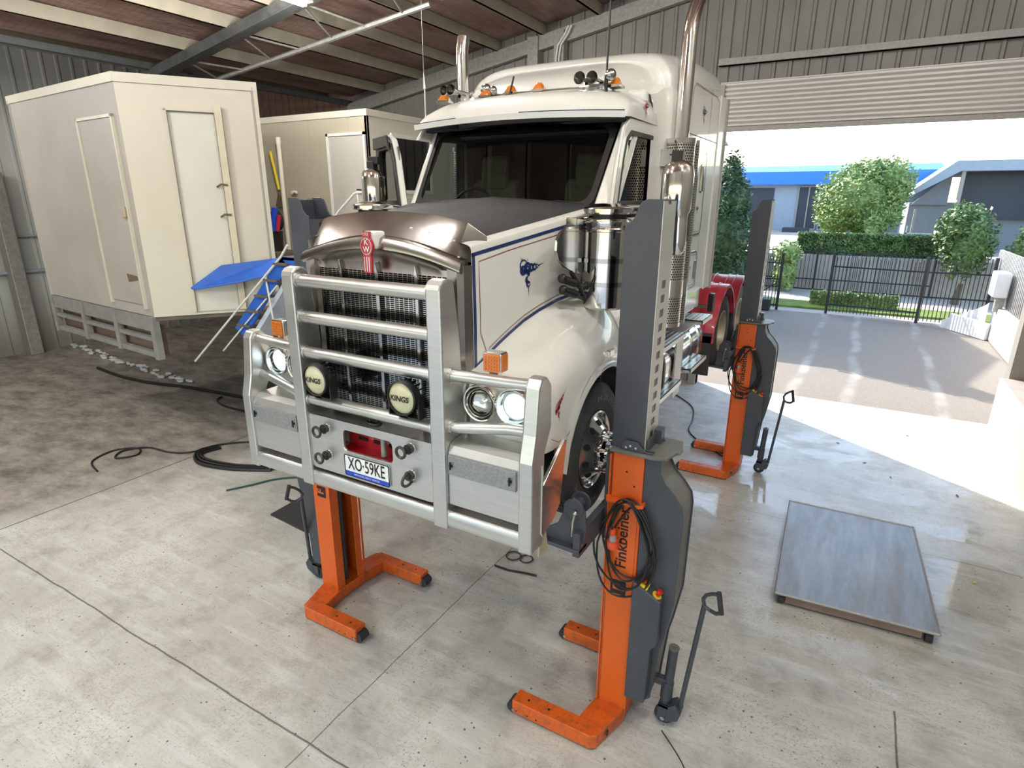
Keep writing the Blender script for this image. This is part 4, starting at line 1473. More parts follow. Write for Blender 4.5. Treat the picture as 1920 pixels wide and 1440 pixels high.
# under-lip of the brow, black header above the glass
hd = MB()
hd.loft([[ws(-1 + 2 * i / 16, 1.02) + Vector((0, 0.03, 0.0)) for i in range(17)], [ws(-1 + 2 * i / 16, 0.93) + Vector((0, 0.006, 0)) for i in range(17)]], False, open_ring=True)
P('header', hd, 'black_plastic', cab)
for x0, x1 in ((-0.98, -0.52), (0.12, 0.99)):
    vz = MB()
    pts = []
    for i in range(9):
        x = x0 + (x1 - x0) * i / 8
        pts.append(Vector((x, 4.60 - 0.07 * (1 - x * x) + 0.01, 4.628 + 0.028 * (1 - x * x))))
    vz.tube(pts, 0.012, 8)
    P('visor_trim', vz, 'navy_chrome', cab)
vz = MB()
L = []
for off, y0, z0 in ((0, 4.592, 4.63), (1, 4.60, 4.585), (2, 4.72, 4.60)):
    L.append([Vector((-1.0 + 2.0 * i / 16, y0 - 0.07 * (1 - (-1 + i / 8) ** 2), z0 + 0.028 * (1 - (-1 + i / 8) ** 2))) for i in range(17)])
vz.loft(L, False, open_ring=True)
P('visor_lip', vz, 'white_paint', cab)

# interior
P('dashboard', MB().prism([(4.36, 3.88), (4.48, 3.90), (4.62, 3.86), (4.72, 3.70), (4.70, 3.3), (4.36, 3.3)], 'x', -0.95, 0.95), 'cabin_dark', cab, bevel=0.02)
P('cab_lining', MB().box(-0.96, 0.96, 5.52, 5.56, 3.3, 4.6).box(-0.96, 0.96, 4.72, 5.56, 4.575, 4.59), 'cabin_dark', cab)
for s in (-1, 1):
    x = s * 0.50
    st = MB().prism([(5.12, 3.50), (5.16, 4.12), (5.22, 4.18), (5.30, 4.15), (5.28, 3.50)], 'x', x - 0.25, x + 0.25)
    st.prism([(5.14, 4.08), (5.17, 4.36), (5.22, 4.40), (5.28, 4.36), (5.28, 4.08)], 'x', x - 0.15, x + 0.15)
    st.box(x - 0.25, x + 0.25, 4.80, 5.2, 3.42, 3.56)
    P('seat', st, 'seat_tan', cab, bevel=0.05, segs=3)
sw = MB()
c = Vector((-0.5, 4.74, 3.90))
u, w = Vector((1, 0, 0)), Vector((0, 0.45, 0.89))
sw.tube([c + u * 0.21 * math.cos(a) + w * 0.21 * math.sin(a) for a in [i * PI / 12 for i in range(24)]], 0.013, 8, closed=True)
for a in (0.5, 2.6, 4.7):
    sw.tube([c, c + u * 0.2 * math.cos(a) + w * 0.2 * math.sin(a)], 0.012, 6)
P('steering_wheel', sw, 'black_plastic', cab)

# opened driver's door
DM = Matrix.Translation((-1.01, 4.44, 0)) @ Matrix.Rotation(math.radians(55), 4, 'Z')
out = [(0.0, 2.70), (0.0, 3.93), (0.14, 4.36), (0.26, 4.52), (0.40, 4.57), (0.86, 4.58), (0.93, 4.5), (0.93, 2.70)]
inn = [(0.08, 3.96), (0.09, 3.99), (0.20, 4.33), (0.29, 4.46), (0.40, 4.50), (0.82, 4.51), (0.86, 4.45), (0.86, 3.96)]
md = MB().ring(out, inn, 'x', -0.03, 0.02).box(-0.03, 0.02, 0.0, 0.93, 2.7, 3.96)
md.xform(DM)
dr = P('driver_door', md, 'white_paint', bevel=0.012)
md = MB().ring([(0.05, 3.93), (0.06, 3.98), (0.17, 4.34), (0.27, 4.485), (0.40, 4.53), (0.84, 4.54), (0.895, 4.48), (0.895, 3.93)], [(0.15, 3.98), (0.155, 4.0), (0.25, 4.30), (0.32, 4.40), (0.42, 4.44), (0.76, 4.44), (0.79, 4.38), (0.79, 3.98)], 'x', -0.045, 0.035).xform(DM)
P('door_seal', md, 'black_plastic', dr, bevel=0.01)
P('door_glass', MB().box(-0.006, 0.0, 0.13, 0.80, 3.96, 4.45).xform(DM), 'side_glass', dr)
P('weather_shield', MB().prism([(0.25, 4.42), (0.33, 4.56), (0.88, 4.57), (0.88, 4.46), (0.35, 4.46)], 'x', -0.075, -0.05).xform(DM), 'black_plastic', dr, bevel=0.008)

# ---- sleeper -------------------------------------------------
sp = MB()
rows = []
for y, hw, zs, zc in ((5.56, 1.00, 4.90, 5.18), (5.62, 1.06, 4.96, 5.22), (5.75, 1.11, 5.0, 5.265), (5.95, 1.135, 5.03, 5.30), (6.3, 1.14, 5.06, 5.345), (6.7, 1.14, 5.08, 5.37), (7.15, 1.14, 5.09, 5.38)):
    row = [Vector((-hw, y, 3.02)), Vector((-hw, y, 4.4))]
    for i in range(21):
        a = PI * i / 20
        cx = math.cos(a)
        x = -hw * (abs(cx) ** 0.38) * (1 if cx > 0 else -1)
        z = zs - 0.15 + (zc - zs + 0.15) * (max(0, math.sin(a)) ** 0.62)
        row.append(Vector((x, y, z)))
    row += [Vector((hw, y, 4.4)), Vector((hw, y, 3.02))]
    rows.append(row)
sp.loft(rows, True)
slp = P('sleeper', sp, 'white_paint', angle=40)
# raised nose of the roof running forward over the cab
rows = []
for y, hw, zb, zc in ((4.93, 0.66, 4.84, 4.885), (5.0, 0.74, 4.84, 4.945), (5.12, 0.80, 4.84, 5.01), (5.3, 0.86, 4.85, 5.08), (5.5, 0.93, 4.86, 5.15), (5.7, 1.0, 4.88, 5.225)):
    row = []
    for i in range(25):
        a = PI * i / 24
        cx = math.cos(a)
        row.append(Vector((-hw * (abs(cx) ** 0.40) * (1 if cx > 0 else -1), y + 0.10 * (abs(cx) ** 2.2), zb + (zc - zb) * (max(0, math.sin(a)) ** 0.6))))
    rows.append(row)
P('roof_fairing', MB().loft(rows, True), 'white_paint', slp)
# shoulders linking brow and sleeper
for s in (-1, 1):
    rows = []
    for y, x0, x1, z0, z1 in ((5.25, 0.6, 1.0, 4.6, 4.86), (5.4, 0.7, 1.01, 4.6, 4.89), (5.52, 0.75, 1.02, 4.6, 4.94), (5.6, 0.8, 1.07, 4.6, 4.97), (5.64, 0.8, 1.10, 4.6, 4.97)):
        rows.append([Vector((s * x0, y, z1)), Vector((s * (x1 - 0.12), y, z1)), Vector((s * (x1 - 0.03), y, z1 - 0.03)), Vector((s * x1, y, z1 - 0.12)), Vector((s * x1, y, z0)), Vector((s * x1, y, 3.9))])
    P('roof_shoulder', MB().loft(rows, False, open_ring=True), 'white_paint', slp)
def extender(s):
    P('side_extender', mir(MB().box(1.13, 1.15, 7.13, 7.42, 3.0, 5.06), s), 'white_paint', slp, bevel=0.005)
    P('extender_edge', mir(MB().box(1.12, 1.165, 7.42, 7.47, 2.98, 5.06), s), 'galv', slp)


both(extender)
P('roof_step', MB().box(-0.955, 0.955, 5.2, 5.75, 4.55, 4.878), 'white_paint', slp, bevel=0.05, segs=4)
sf = lambda u, w: (Vector((1.14, u, w)), Vector((1, 0, 0)))
for y0, y1, z0, z1 in ((6.24, 6.70, 3.64, 4.48), (6.24, 6.66, 3.08, 3.48)):
    lk = P('locker_door', MB().prism(rrect(y0, y1, z0, z1, 0.08), 'x', 1.13, 1.152), 'white_paint', slp, bevel=0.004)
    m = MB()
    strip(m, rrect(y0 + 0.01, y1 - 0.01, z0 + 0.01, z1 - 0.01, 0.08), 0.02, lambda u, w: (Vector((1.152, u, w)), Vector((1, 0, 0))), 0.002, closed=True)
    P('blue_stripe', m, 'navy', lk)
    m = MB()
    strip(m, rrect(y0 + 0.04, y1 - 0.04, z0 + 0.04, z1 - 0.04, 0.07), 0.006, lambda u, w: (Vector((1.152, u, w)), Vector((1, 0, 0))), 0.002, closed=True)
    P('pinstripe', m, 'wine_line', lk)
P('locker_latch', MB().prism(rrect(6.46, 6.58, 4.06, 4.34, 0.04), 'x', 1.15, 1.158).box(1.155, 1.175, 6.49, 6.55, 4.08, 4.32).prism(rrect(6.52, 6.62, 3.18, 3.38, 0.03), 'x', 1.15, 1.160), 'dark_chrome', slp, bevel=0.004)
m = MB()
decal(m, lambda u, w: (Vector((1.153, u, w)), Vector((1, 0, 0))), 6.47, 3.90, 0.45)
P('scroll_decal', m, 'scroll_red', slp)
m = MB()
decal(m, lambda u, w: (Vector((1.153, u, w)), Vector((1, 0, 0))), 6.36, 3.30, 0.45)
P('scroll_decal', m, 'navy', slp)
m = MB()
decal(m, sf, 6.46, 4.80, 0.75)
P('scroll_decal', m, 'navy', slp)
m = MB()
strip(m, [(5.95, 4.70), (5.98, 4.97), (6.05, 5.02), (6.95, 5.02), (7.08, 4.98), (7.10, 4.72)], 0.008, sf, 0.002)
P('pinstripe', m, 'wine_line', slp)
m = MB()
for pts in ([(6.72, 3.03), (6.72, 5.05)], [(5.72, 4.585), (7.13, 4.585)], [(6.20, 3.03), (6.20, 4.58)]):
    strip(m, pts, 0.006, sf, 0.002)
P('panel_gap', m, 'ink', slp)
m = MB()
decal(m, lambda u, w: (Vector((1.012, u, w)), Vector((1, 0, 0))), 5.05, 4.70, 0.55)
P('scroll_decal', m, 'scroll_red', cab)
P('sleeper_sill', MB().box(-1.12, 1.12, 5.7, 7.1, 2.80, 3.02), 'chrome', slp, bevel=0.01)
P('cab_sill', MB().box(-0.98, 0.98, 4.42, 5.62, 2.52, 2.62), 'chrome', cab, bevel=0.01)


# ---- roof furniture ------------------------------------------
def marker(x):
    y, z = 4.93 - 0.03, 4.872 - 0.025 * abs(x)
    rows = []
    for dy, hw, h in ((-0.06, 0.035, 0.0), (-0.055, 0.045, 0.03), (-0.03, 0.046, 0.062), (0.0, 0.044, 0.066), (0.05, 0.036, 0.045), (0.10, 0.014, 0.01)):
        rows.append([Vector((x + hw * math.cos(a), y + dy, z + h * math.sin(a))) for a in [PI * i / 10 for i in range(11)]])
    k = 4
    mk = P('marker_light', MB().loft(rows[:k + 0], True, open_ring=True), 'amber', cab)
    P('marker_base', MB().loft(rows[k - 1:], True, open_ring=True).box(x - 0.05, x + 0.05, y - 0.065, y + 0.06, z - 0.012, z + 0.006), 'chrome', mk)


for x in (-0.87, -0.41, -0.155, 0.12, 0.80):
    marker(x)


def horn(x, y, z, L, r):
    P('air_horn', MB().lathe([(r * 0.96, 0.012), (r, 0.0), (r * 0.95, -0.006), (r * 0.82, 0.012), (r * 0.55, 0.04), (r * 0.34, 0.09), (r * 0.26, 0.14)], (x, y, z), (0, 1, 0), 24)
      .cyl((x, y + 0.13, z), (x, y + L, z), r * 0.3, r * 0.25, n=12).cyl((x, y + L, z), (x, y + L + 0.07, z), r * 0.7, n=14)
      .lathe([(r * 0.8, 0.012), (r * 0.56, 0.045), (r * 0.2, 0.10), (0, 0.12)], (x, y - 0.002, z), (0, 1, 0), 20), 'horn_metal', cab)
    P('horn_bracket', MB().box(x - 0.015, x + 0.015, y + L, y + L + 0.04, z - 0.06, z), 'chrome', cab)


simple('horn_metal', (0.45, 0.44, 0.41), 0.22, 1.0, var=0.05)
horn(0.56, 4.72, 4.905, 0.15, 0.048)
horn(0.665, 4.72, 4.90, 0.20, 0.048)
horn(-0.735, 4.70, 4.91, 0.24, 0.042)
horn(-0.675, 4.72, 4.915, 0.34, 0.046)
P('horn_body', MB().sphere((0.79, 4.80, 4.92), 0.045, 10).box(0.5, 0.8, 4.86, 4.90, 4.86, 4.875), 'horn_metal', cab)
P('horn_body', MB().sphere((-0.42, 4.9, 4.92), 0.05, 10).sphere((-0.36, 4.92, 4.91), 0.04, 10), 'horn_metal', cab)
P('aerial', MB().cyl((0.755, 4.80, 4.80), (0.755, 4.80, 4.93), 0.016, n=8).cyl((0.755, 4.80, 4.93), (0.77, 4.80, 6.2), 0.009, 0.006, n=8), 'black_plastic', cab)
P('aerial', MB().cyl((-0.985, 4.75, 4.55), (-0.985, 4.75, 4.95), 0.006, n=6).cyl((-0.985, 4.75, 4.95), (-0.99, 4.75, 5.08), 0.012, 0.003, n=6).cyl((-0.99, 4.75, 5.05), (-0.99, 4.75, 6.1), 0.0025, n=5), 'steel_rod', cab)
P('aerial', MB().cyl((-0.13, 4.82, 4.85), (-0.10, 4.84, 4.99), 0.008, n=6), 'black_plastic', cab)


# ---- air cleaners, mirrors, stacks ---------------------------
def air_cleaner(s):
    x, y = 1.10, 4.10
    m = MB().lathe([(0.0, 3.24), (0.150, 3.24), (0.162, 3.255), (0.165, 3.30), (0.165, 3.78), (0.172, 3.785), (0.172, 3.80), (0.165, 3.81), (0.172, 3.83), (0.172, 3.85), (0.155, 3.868), (0.12, 3.872), (0.12, 3.90), (0.0, 3.90)], (x, y, 0), (0, 0, 1), 48)
    o = P('air_cleaner', mir(m, s), 'chrome', angle=25)
    P('cleaner_lid', mir(MB().lathe([(0.0, 3.90), (0.165, 3.90), (0.176, 3.91), (0.176, 3.935), (0.165, 3.945), (0.14, 3.95), (0.10, 3.968), (0.0, 3.976)], (x, y, 0), (0, 0, 1), 40), s), 'chrome', o)
    P('cleaner_throat', mir(MB().lathe([(0.13, 3.872), (0.13, 3.90)], (x, y, 0), (0, 0, 1), 30), s), 'black_plastic', o)
    for z in (3.42, 3.585):
        P('band', mir(MB().lathe([(0.166, z - 0.016), (0.169, z - 0.016), (0.169, z + 0.016), (0.166, z + 0.016)], (x, y, 0), (0, 0, 1), 40).box(x - 0.105, x - 0.075, y - 0.155, y - 0.13, z - 0.014, z + 0.014), s), 'dark_chrome', o)
    P('clamp_arm', mir(MB().cyl((x + 0.165, y - 0.04, 3.80), (x + 0.20, y - 0.05, 3.80), 0.012, n=8).sphere((x + 0.2, y - 0.05, 3.80), 0.02, 8).box(x - 0.10, x - 0.08, y - 0.16, y - 0.14, 3.79, 3.84), s), 'black_plastic', o)
    # polished duct plate between cleaner and bonnet, hoses under it
    pts = [(3.75, 3.83), (3.66, 3.825), (3.57, 3.79), (3.52, 3.74), (3.515, 3.68), (3.56, 3.61), (3.66, 3.56), (3.80, 3.51), (3.93, 3.485), (4.02, 3.52), (4.08, 3.60), (4.14, 3.70), (4.12, 3.80), (4.0, 3.84), (3.9, 3.845)]
    P('duct_plate', mir(MB().prism(pts, 'x', 0.965, 0.985), s), 'dark_chrome', o, bevel=0.004)
    P('plate_bracket', mir(MB().tube([(0.90, 3.85, 3.86), (1.0, 3.95, 3.87), (1.06, 4.05, 3.88)], 0.018, 8).box(0.92, 1.0, 3.78, 3.9, 3.83, 3.88), s), 'dark_chrome', o, bevel=0.004)
    h = MB()
    for z, dy in ((3.45, 0.0), (3.37, 0.02)):
        h.cyl((0.93, 3.70 + dy, z + 0.03), (1.0, 3.80 + dy, z - 0.01), 0.028, n=10).cyl((0.97, 3.76 + dy, z), (1.0, 3.96 + dy, z - 0.06), 0.018, n=8).sphere((0.945, 3.70 + dy, z + 0.03), 0.034, 8)
    h.tube([(0.98, 3.76, 3.52), (1.0, 3.86, 3.42), (1.01, 3.95, 3.32), (1.0, 4.0, 3.26)], 0.016, 8)
    P('hose_clamps', mir(h, s), 'black_plastic', o)
    # mirror on its arm
    mx, my = 1.46, 4.5
    mm = MB()
    rows = []
    for z, k, dx in ((3.60, 0.2, .02), (3.61, 0.45, .02), (3.64, 0.62, .02), (3.70, 0.68, .02), (3.87, 0.70, .015), (3.89, 0.74, .01), (3.93, 0.98, 0), (4.05, 1.0, 0), (4.17, 1.0, 0), (4.225, 0.90, 0), (4.255, 0.62, 0), (4.27, 0.2, 0)):
        rows.append([Vector((mx + dx + 0.115 * k * math.cos(a), my + 0.085 * k * math.sin(a), z)) for a in [2 * PI * i / 32 for i in range(32)]])
    mm.loft(rows, True)
    mo = P('mirror', mir(mm, s), 'chrome')
    P('mirror_glass', mir(MB().box(mx - 0.10, mx + 0.10, my + 0.07, my + 0.078, 3.7, 4.2), s), 'dark_chrome', mo)
    P('mirror_cap', mir(MB().box(mx - 0.05, mx + 0.03, my - 0.03, my + 0.04, 4.25, 4.33).box(mx - 0.07 if s > 0 else mx - 0.10, mx + 0.02, my - 0.02, my + 0.03, 4.30, 4.37 if s < 0 else 4.31), s), 'black_plastic', mo, bevel=0.008)
    P('mirror_arm', mir(MB().tube([(1.12, 4.2, 3.885), (1.25, 4.3, 3.90), (1.46, 4.5, 3.90)], 0.022, 8).tube([(1.0, 4.45, 3.92), (1.2, 4.46, 3.93), (1.4, 4.5, 3.95)], 0.012, 8), s), 'black_plastic', mo)


both(air_cleaner)


def stack(s):
    x, y = 1.16, 5.62
    pts = [(x, y, 4.45), (x, y, 5.28)] + [(x + 0.0 + 0.0 * i, y + 0.02 * i * i, 5.28 + 0.07 * i) for i in range(1, 5)]
    if s > 0:
        pts = [(x, y, 4.45), (x, y, 5.30), (x, y + 0.02, 5.38), (x, y + 0.06, 5.46), (x, y + 0.13, 5.55), (x, y + 0.22, 5.63)]
    else:
        pts = [(x, y, 4.45), (x, y, 5.38), (x, y + 0.004, 5.44), (x, y + 0.015, 5.50), (x, y + 0.03, 5.56)]
    o = P('exhaust_stack', mir(MB().tube(pts, 0.062, 24, caps=False), s), 'chrome')
    m = MB()
    cx, cy = x, y
    m.lathe([(0.125, 2.86), (0.125, 4.50), (0.121, 4.50), (0.121, 2.86)], (cx, cy, 0), (0, 0, 1), 40)
    P('heat_shield', mir(m, s), 'perforated', o, origin=(s * cx, cy, 3.6))
    P('shield_frame', mir(MB().box(cx + 0.05, cx + 0.14, cy + 0.10, cy + 0.14, 2.86, 4.50).lathe([(0.127, 4.47), (0.130, 4.47), (0.130, 4.51), (0.06, 4.515)], (cx, cy, 0), (0, 0, 1), 40).lathe([(0.128, 3.13), (0.128, 3.28)], (cx, cy, 0), (0, 0, 1), 40).lathe([(0.128, 2.84), (0.128, 2.88)], (cx, cy, 0), (0, 0, 1), 40), s), 'chrome', o)
    P('muffler_pipe', mir(MB().cyl((cx, cy, 2.9), (cx, cy, 4.48), 0.10, n=24), s), 'dark_chrome', o)
    P('shield_bracket', mir(MB().box(1.0, 1.14, 5.50, 5.53, 4.28, 4.42), s), 'aluminium', o)


both(stack)
both(lambda s: P('cab_step', mir(MB().box(1.0, 1.16, 4.72, 5.35, 2.44, 2.47), s), 'tread_plate'))

# ================================================================ column lifts
def lift_parts(root, cable=True, origin=None):
    """built at the root's place, feet towards -X; returns the list of parts"""
    ox, oy = root.location.x, root.location.y
    T = Matrix.Translation((ox, oy, 0))

    def Q(name, mb, mat, parent=None, **k):
        mb.xform(T)
        return mb.build(name, mat, parent or root, **k)
    # base frame
    m = MB()
    pl = [(-0.02, -0.55), (0.02, -0.52), (0.115, -0.17), (0.115, 0.17), (0.02, 0.52), (-0.02, 0.55), (-0.16, 0.55), (-0.175, 0.43), (-0.13, 0.16), (-0.13, -0.16), (-0.175, -0.43), (-0.16, -0.55)]
    m.prism(pl, 'z', 0.015, 0.135)
    b = Q('base_frame', m, 'lift_orange', bevel=0.008)
    for s in (-1, 1):
        m = MB().box(-0.70, -0.02, min(s * 0.42, s * 0.555), max(s * 0.42, s * 0.555), 0.018, 0.142)
        ft = Q('foot', m, 'lift_orange', bevel=0.008)
        Q('foot_roller', MB().cyl((-0.705, s * 0.435, 0.052), (-0.705, s * 0.54, 0.052), 0.05, n=20), 'rubber', ft)
        h = MB()
        for x in (-0.58, -0.40):
            h.cyl((x, s * 0.49, 0.141), (x, s * 0.49, 0.1435), 0.011, n=10)
        h.cyl((-0.66, s * 0.5555, 0.05), (-0.66, s * 0.5535, 0.05), 0.008, n=8)
        for x in (-0.56, -0.48):
            h.cyl((x, s * 0.5565, 0.05), (x, s * 0.5535, 0.05), 0.008, n=8)
        Q('bolt_hole', h, 'ink', ft)
        Q('axle_bolt', MB().cyl((-0.685, s * 0.565, 0.055), (-0.685, s * 0.41, 0.055), 0.014, n=10), 'bolt', ft)
    Q('base_hole', MB().cyl((0.046, -0.40, 0.075), (0.05, -0.40, 0.075), 0.022, n=12).xform(Matrix.Translation((0.012, 0, 0))), 'ink', b)
    # column channel, open towards the vehicle
    m = MB()
    c = [(0.12, -0.18), (0.12, 0.18), (-0.10, 0.18), (-0.115, 0.165), (-0.115, 0.09), (-0.105, 0.09), (-0.10, 0.155), (0.10, 0.168), (0.10, -0.168), (-0.10, -0.155), (-0.105, -0.09), (-0.115, -0.09), (-0.115, -0.165), (-0.10, -0.18)]
    m.prism(c, 'z', 0.10, 2.31)
    col = Q('column', m, 'lift_orange', bevel=0.004)
    Q('lead_screw', MB().cyl((-0.02, 0, 0.14), (-0.02, 0, 2.2), 0.035, n=16), 'lift_grey', col)
    Q('column_lining', MB().box(0.085, 0.098, -0.15, 0.15, 0.14, 2.3), 'rafter_dark', col)
    h = MB()
    for s in (-1, 1):
        for x, z in ((0.0, 2.18), (0.06, 2.08)):
            h.cyl((x, s * 0.1815, z), (x, s * 0.179, z), 0.008, n=8)
    Q('bolt_hole', h, 'ink', col)
    # folded flange that carries the sign plate, with cable hooks
    for s in (-1, 1):
        m = MB().box(-0.122, -0.112, min(s * 0.18, s * 0.20), max(s * 0.18, s * 0.20), 0.14, 2.30).box(-0.12, 0.10, min(s * 0.182, s * 0.187), max(s * 0.182, s * 0.187), 1.15, 1.97)
        m.prism([(-0.12, 1.99), (-0.10, 1.965), (0.12, 1.965), (0.15, 1.985), (0.15, 1.955), (0.12, 1.945), (-0.12, 1.945)], 'y', s * 0.18, s * 0.235)
        Q('sign_plate', m, 'lift_orange', col)
        t_ = MB()
        yy = s * 0.1885
        put_text(t_, 'Finkbeiner', frame((0.005, yy, 1.655), (0, 0, 1), (-1 if s < 0 else 1, 0, 0)), size=0.118, bold=0.0022, spacing=1.0)
        # square logo with an F cut out of it
        lx, lz = -0.004, 1.235
        t_.prism(rrect(lx - 0.06, lx + 0.06, lz - 0.06, lz + 0.06, 0.012), 'y', min(yy, yy - 0.0004 * s), max(yy, yy - 0.0004 * s))
        Q('lettering', t_, 'ink', col)
        f_ = put_text(MB(), 'F', frame((0.004, yy + 0.0006 * s, 1.235), (0, 0, 1), (-1 if s < 0 else 1, 0, 0)), size=0.12, bold=0.003)
        Q('logo_letter', f_, 'lift_orange', col)
    # grey drive cover: profile bulges outwards
    pr = [(0.121, 0.30), (0.27, 0.30), (0.30, 0.33), (0.335, 0.78), (0.36, 0.90), (0.41, 1.22), (0.415, 1.92), (0.40, 2.00), (0.34, 2.08), (0.27, 2.15), (0.235, 2.22), (0.228, 2.31), (0.121, 2.31)]
    inner_ = [(x - (0.014 if x > 0.2 else 0), z) for x, z in pr]
    m = MB().prism(pr, 'y', -0.168, -0.155).prism(inner_, 'y', -0.155, 0.11).prism(pr, 'y', 0.11, 0.123)
    cv = Q('drive_cover', m, 'lift_grey', bevel=0.003)
    m = MB()
    fp = [(p[0] - 0.012, p[1]) for p in pr[2:12]]
    for (x0, z0), (x1, z1) in zip(fp, fp[1:]):
        m.add([(x0, -0.152, z0), (x1, -0.152, z1), (x1, 0.108, z1), (x0, 0.108, z0)], [(0, 1, 2, 3)])
    Q('cover_back', m, 'plate_grey', cv)
    bm_ = MB()
    for s in (-1, 1):
        for x, z in ((0.135, 0.78), (0.135, 0.50), (0.135, 1.35)):
            bm_.cyl((x, -0.168 if s < 0 else 0.123, z), (x, -0.174 if s < 0 else 0.129, z), 0.009, n=8)
    Q('cover_bolt', bm_, 'bolt', cv)
    # control box with emergency stops
    cbp = [(0.125, 0.34), (0.27, 0.34), (0.28, 0.36), (0.29, 0.84), (0.335, 0.90), (0.335, 1.27), (0.15, 1.37), (0.125, 1.37), (0.125, 0.90)]
    bx_ = Q('control_box', MB().prism(cbp, 'y', -0.26, -0.168), 'lift_grey', bevel=0.008)
    tilt = math.atan2(-0.10, 0.185)
    cp = MB()
    for u, r1 in ((0.25, 1), (0.78, 1)):
        x, z = 0.15 + 0.185 * u, 1.37 - 0.10 * u
        nrm = Vector((0.475, 0, 0.88))
        p = Vector((x, -0.214, z))
        Q('button_plate', MB().cyl(p, p + nrm * 0.006, 0.034, n=20) if u > .5 else MB().box(-0.035, 0.035, -0.035, 0.035, 0, 0.02, m=Matrix.Translation(p) @ Matrix.Rotation(-tilt, 4, 'Y')), 'button_yellow', bx_)
        Q('stop_button', MB().lathe([(0.012, 0.0), (0.012, 0.03), (0.022, 0.032), (0.022, 0.048), (0.018, 0.053), (0, 0.054)], p, nrm, 18), 'button_red', bx_)
    # top plate with the latch pawls
    m = MB().prism([(-0.13, -0.20), (0.20, -0.20), (0.27, -0.16), (0.30, -0.03), (0.32, -0.03), (0.32, 0.05), (0.285, 0.19), (0.22, 0.20), (-0.13, 0.20)], 'z', 2.315, 2.335)
    tp = Q('top_plate', m, 'plate_grey', bevel=0.003)
    m = MB()
    for yy, th in ((-0.17, 0.012), (-0.135, 0.014), (0.12, 0.012)):
        m.prism([(-0.05, 2.335), (-0.06, 2.38), (-0.03, 2.41), (0.06, 2.405), (0.09, 2.37), (0.12, 2.35), (0.17, 2.352), (0.17, 2.335)], 'y', yy, yy + th)
    m.cyl((-0.08, -0.10, 2.40), (-0.08, -0.085, 2.40), 0.034, n=16).box(-0.08, 0.07, -0.10, -0.085, 2.385, 2.425)
    m.box(0.11, 0.125, -0.12, 0.15, 2.335, 2.42).box(0.09, 0.16, 0.05, 0.14, 2.335, 2.44)
    Q('latch_pawls', m, 'lift_grey', tp, bevel=0.002)
    Q('latch_bolts', MB().cyl((-0.02, -0.176, 2.36), (-0.02, -0.168, 2.36), 0.009, n=8).cyl((0.01, -0.176, 2.375), (0.01, -0.168, 2.375), 0.009, n=8).cyl((0.05, -0.176, 2.365), (0.05, -0.168, 2.365), 0.009, n=8), 'bolt', tp)
    # lifting carriage (mast): web outside, two cheeks, inner nose plate
    m = MB()
    prm = [(0.10, 2.0), (0.10, 4.0), (0.0, 4.0), (-0.035, 3.985), (-0.055, 3.95), (-0.075, 3.89), (-0.10, 3.86), (-0.135, 3.845), (-0.135, 2.0)]
    for s in (-1, 1):
        m.prism(prm, 'y', s * 0.130, s * 0.142)
    m.box(0.085, 0.0995, -0.13, 0.13, 2.0, 3.98)
    m.box(-0.135, -0.125, -0.13, -0.085, 2.0, 3.62).box(-0.135, -0.125, 0.085, 0.13, 2.0, 3.62)
    m.ring([(-0.13, 3.60), (0.13, 3.60), (0.13, 3.82), (-0.13, 3.82)], [(-0.03, 3.72), (0.03, 3.72), (0.03, 3.79), (-0.03, 3.79)], 'x', -0.136, -0.125)
    mast = Q('carriage_mast', m, 'lift_grey', bevel=0.003)
    m = MB()
    z = 2.36
    m.box(0.10, 0.106, -0.142, -0.055, 2.34, 3.99).box(0.10, 0.106, 0.035, 0.13, 2.34, 3.99)
    while z < 3.99:
        m.box(0.10, 0.106, -0.055, 0.035, z, min(z + 0.042, 3.985))
        z += 0.095
        if z > 3.55:
            m.box(0.10, 0.106, -0.055, 0.035, z - 0.054, 3.97)
            break
    Q('ratchet_strip', m, 'zinc_strip', mast)
    # fork under the tyre
    m = MB()
    m.box(-0.16, -0.10, -0.17, 0.17, 1.60, 2.28)
    m.box(-0.20, -0.15, -0.62, 0.66, 1.68, 1.86)
    for s, yy in ((-1, -0.56), (1, 0.56)):
        m.prism([(-0.15, 1.72), (-0.13, 1.86), (-0.14, 2.0), (-0.17, 2.06), (-0.23, 2.09), (-0.29, 2.05), (-0.30, 1.97), (-0.34, 1.87), (-0.44, 1.80), (-0.56, 1.795), (-0.60, 1.76), (-0.56, 1.735), (-0.2, 1.715)], 'y', yy - 0.01 + 0.0, yy + 0.01)
        m.prism([(-0.60, 1.735), (-0.15, 1.71), (-0.15, 1.74), (-0.6, 1.76)], 'y', yy - 0.07, yy + 0.07)
    fk = Q('wheel_fork', m, 'lift_grey', bevel=0.004)
    for s, yy in ((-1, -0.56), (1, 0.56)):
        sp_ = MB().cyl((-0.22, yy - 0.025, 2.02), (-0.22, yy - 0.012, 2.02), 0.072, n=28).cyl((-0.22, yy - 0.012, 2.02), (-0.22, yy + 0.10, 2.02), 0.035, n=16).cyl((-0.22, yy + 0.10, 2.02), (-0.22, yy + 0.113, 2.02), 0.072, n=28)
        Q('fork_roller', sp_, 'lift_grey', fk, bevel=0.003)
    Q('fork_pin', MB().tube([(-0.20, -0.60, 2.0), (-0.21, -0.61, 1.93), (-0.215, -0.60, 1.82)], 0.007, 6).sphere((-0.20, -0.60, 2.0), 0.017, 8).cyl((-0.16, -0.585, 1.76), (-0.16, -0.56, 1.76), 0.014, n=8), 'steel_rod', fk)
    # towing gear: jockey tube with castor and the long tow handle
    m = MB().box(0.25, 0.39, -0.03, 0.03, 0.36, 0.42).cyl((0.385, -0.0, 0.19), (0.41, -0.0, 0.72), 0.037, n=20).cyl((0.386, 0, 0.24), (0.391, 0, 0.40), 0.047, n=20)
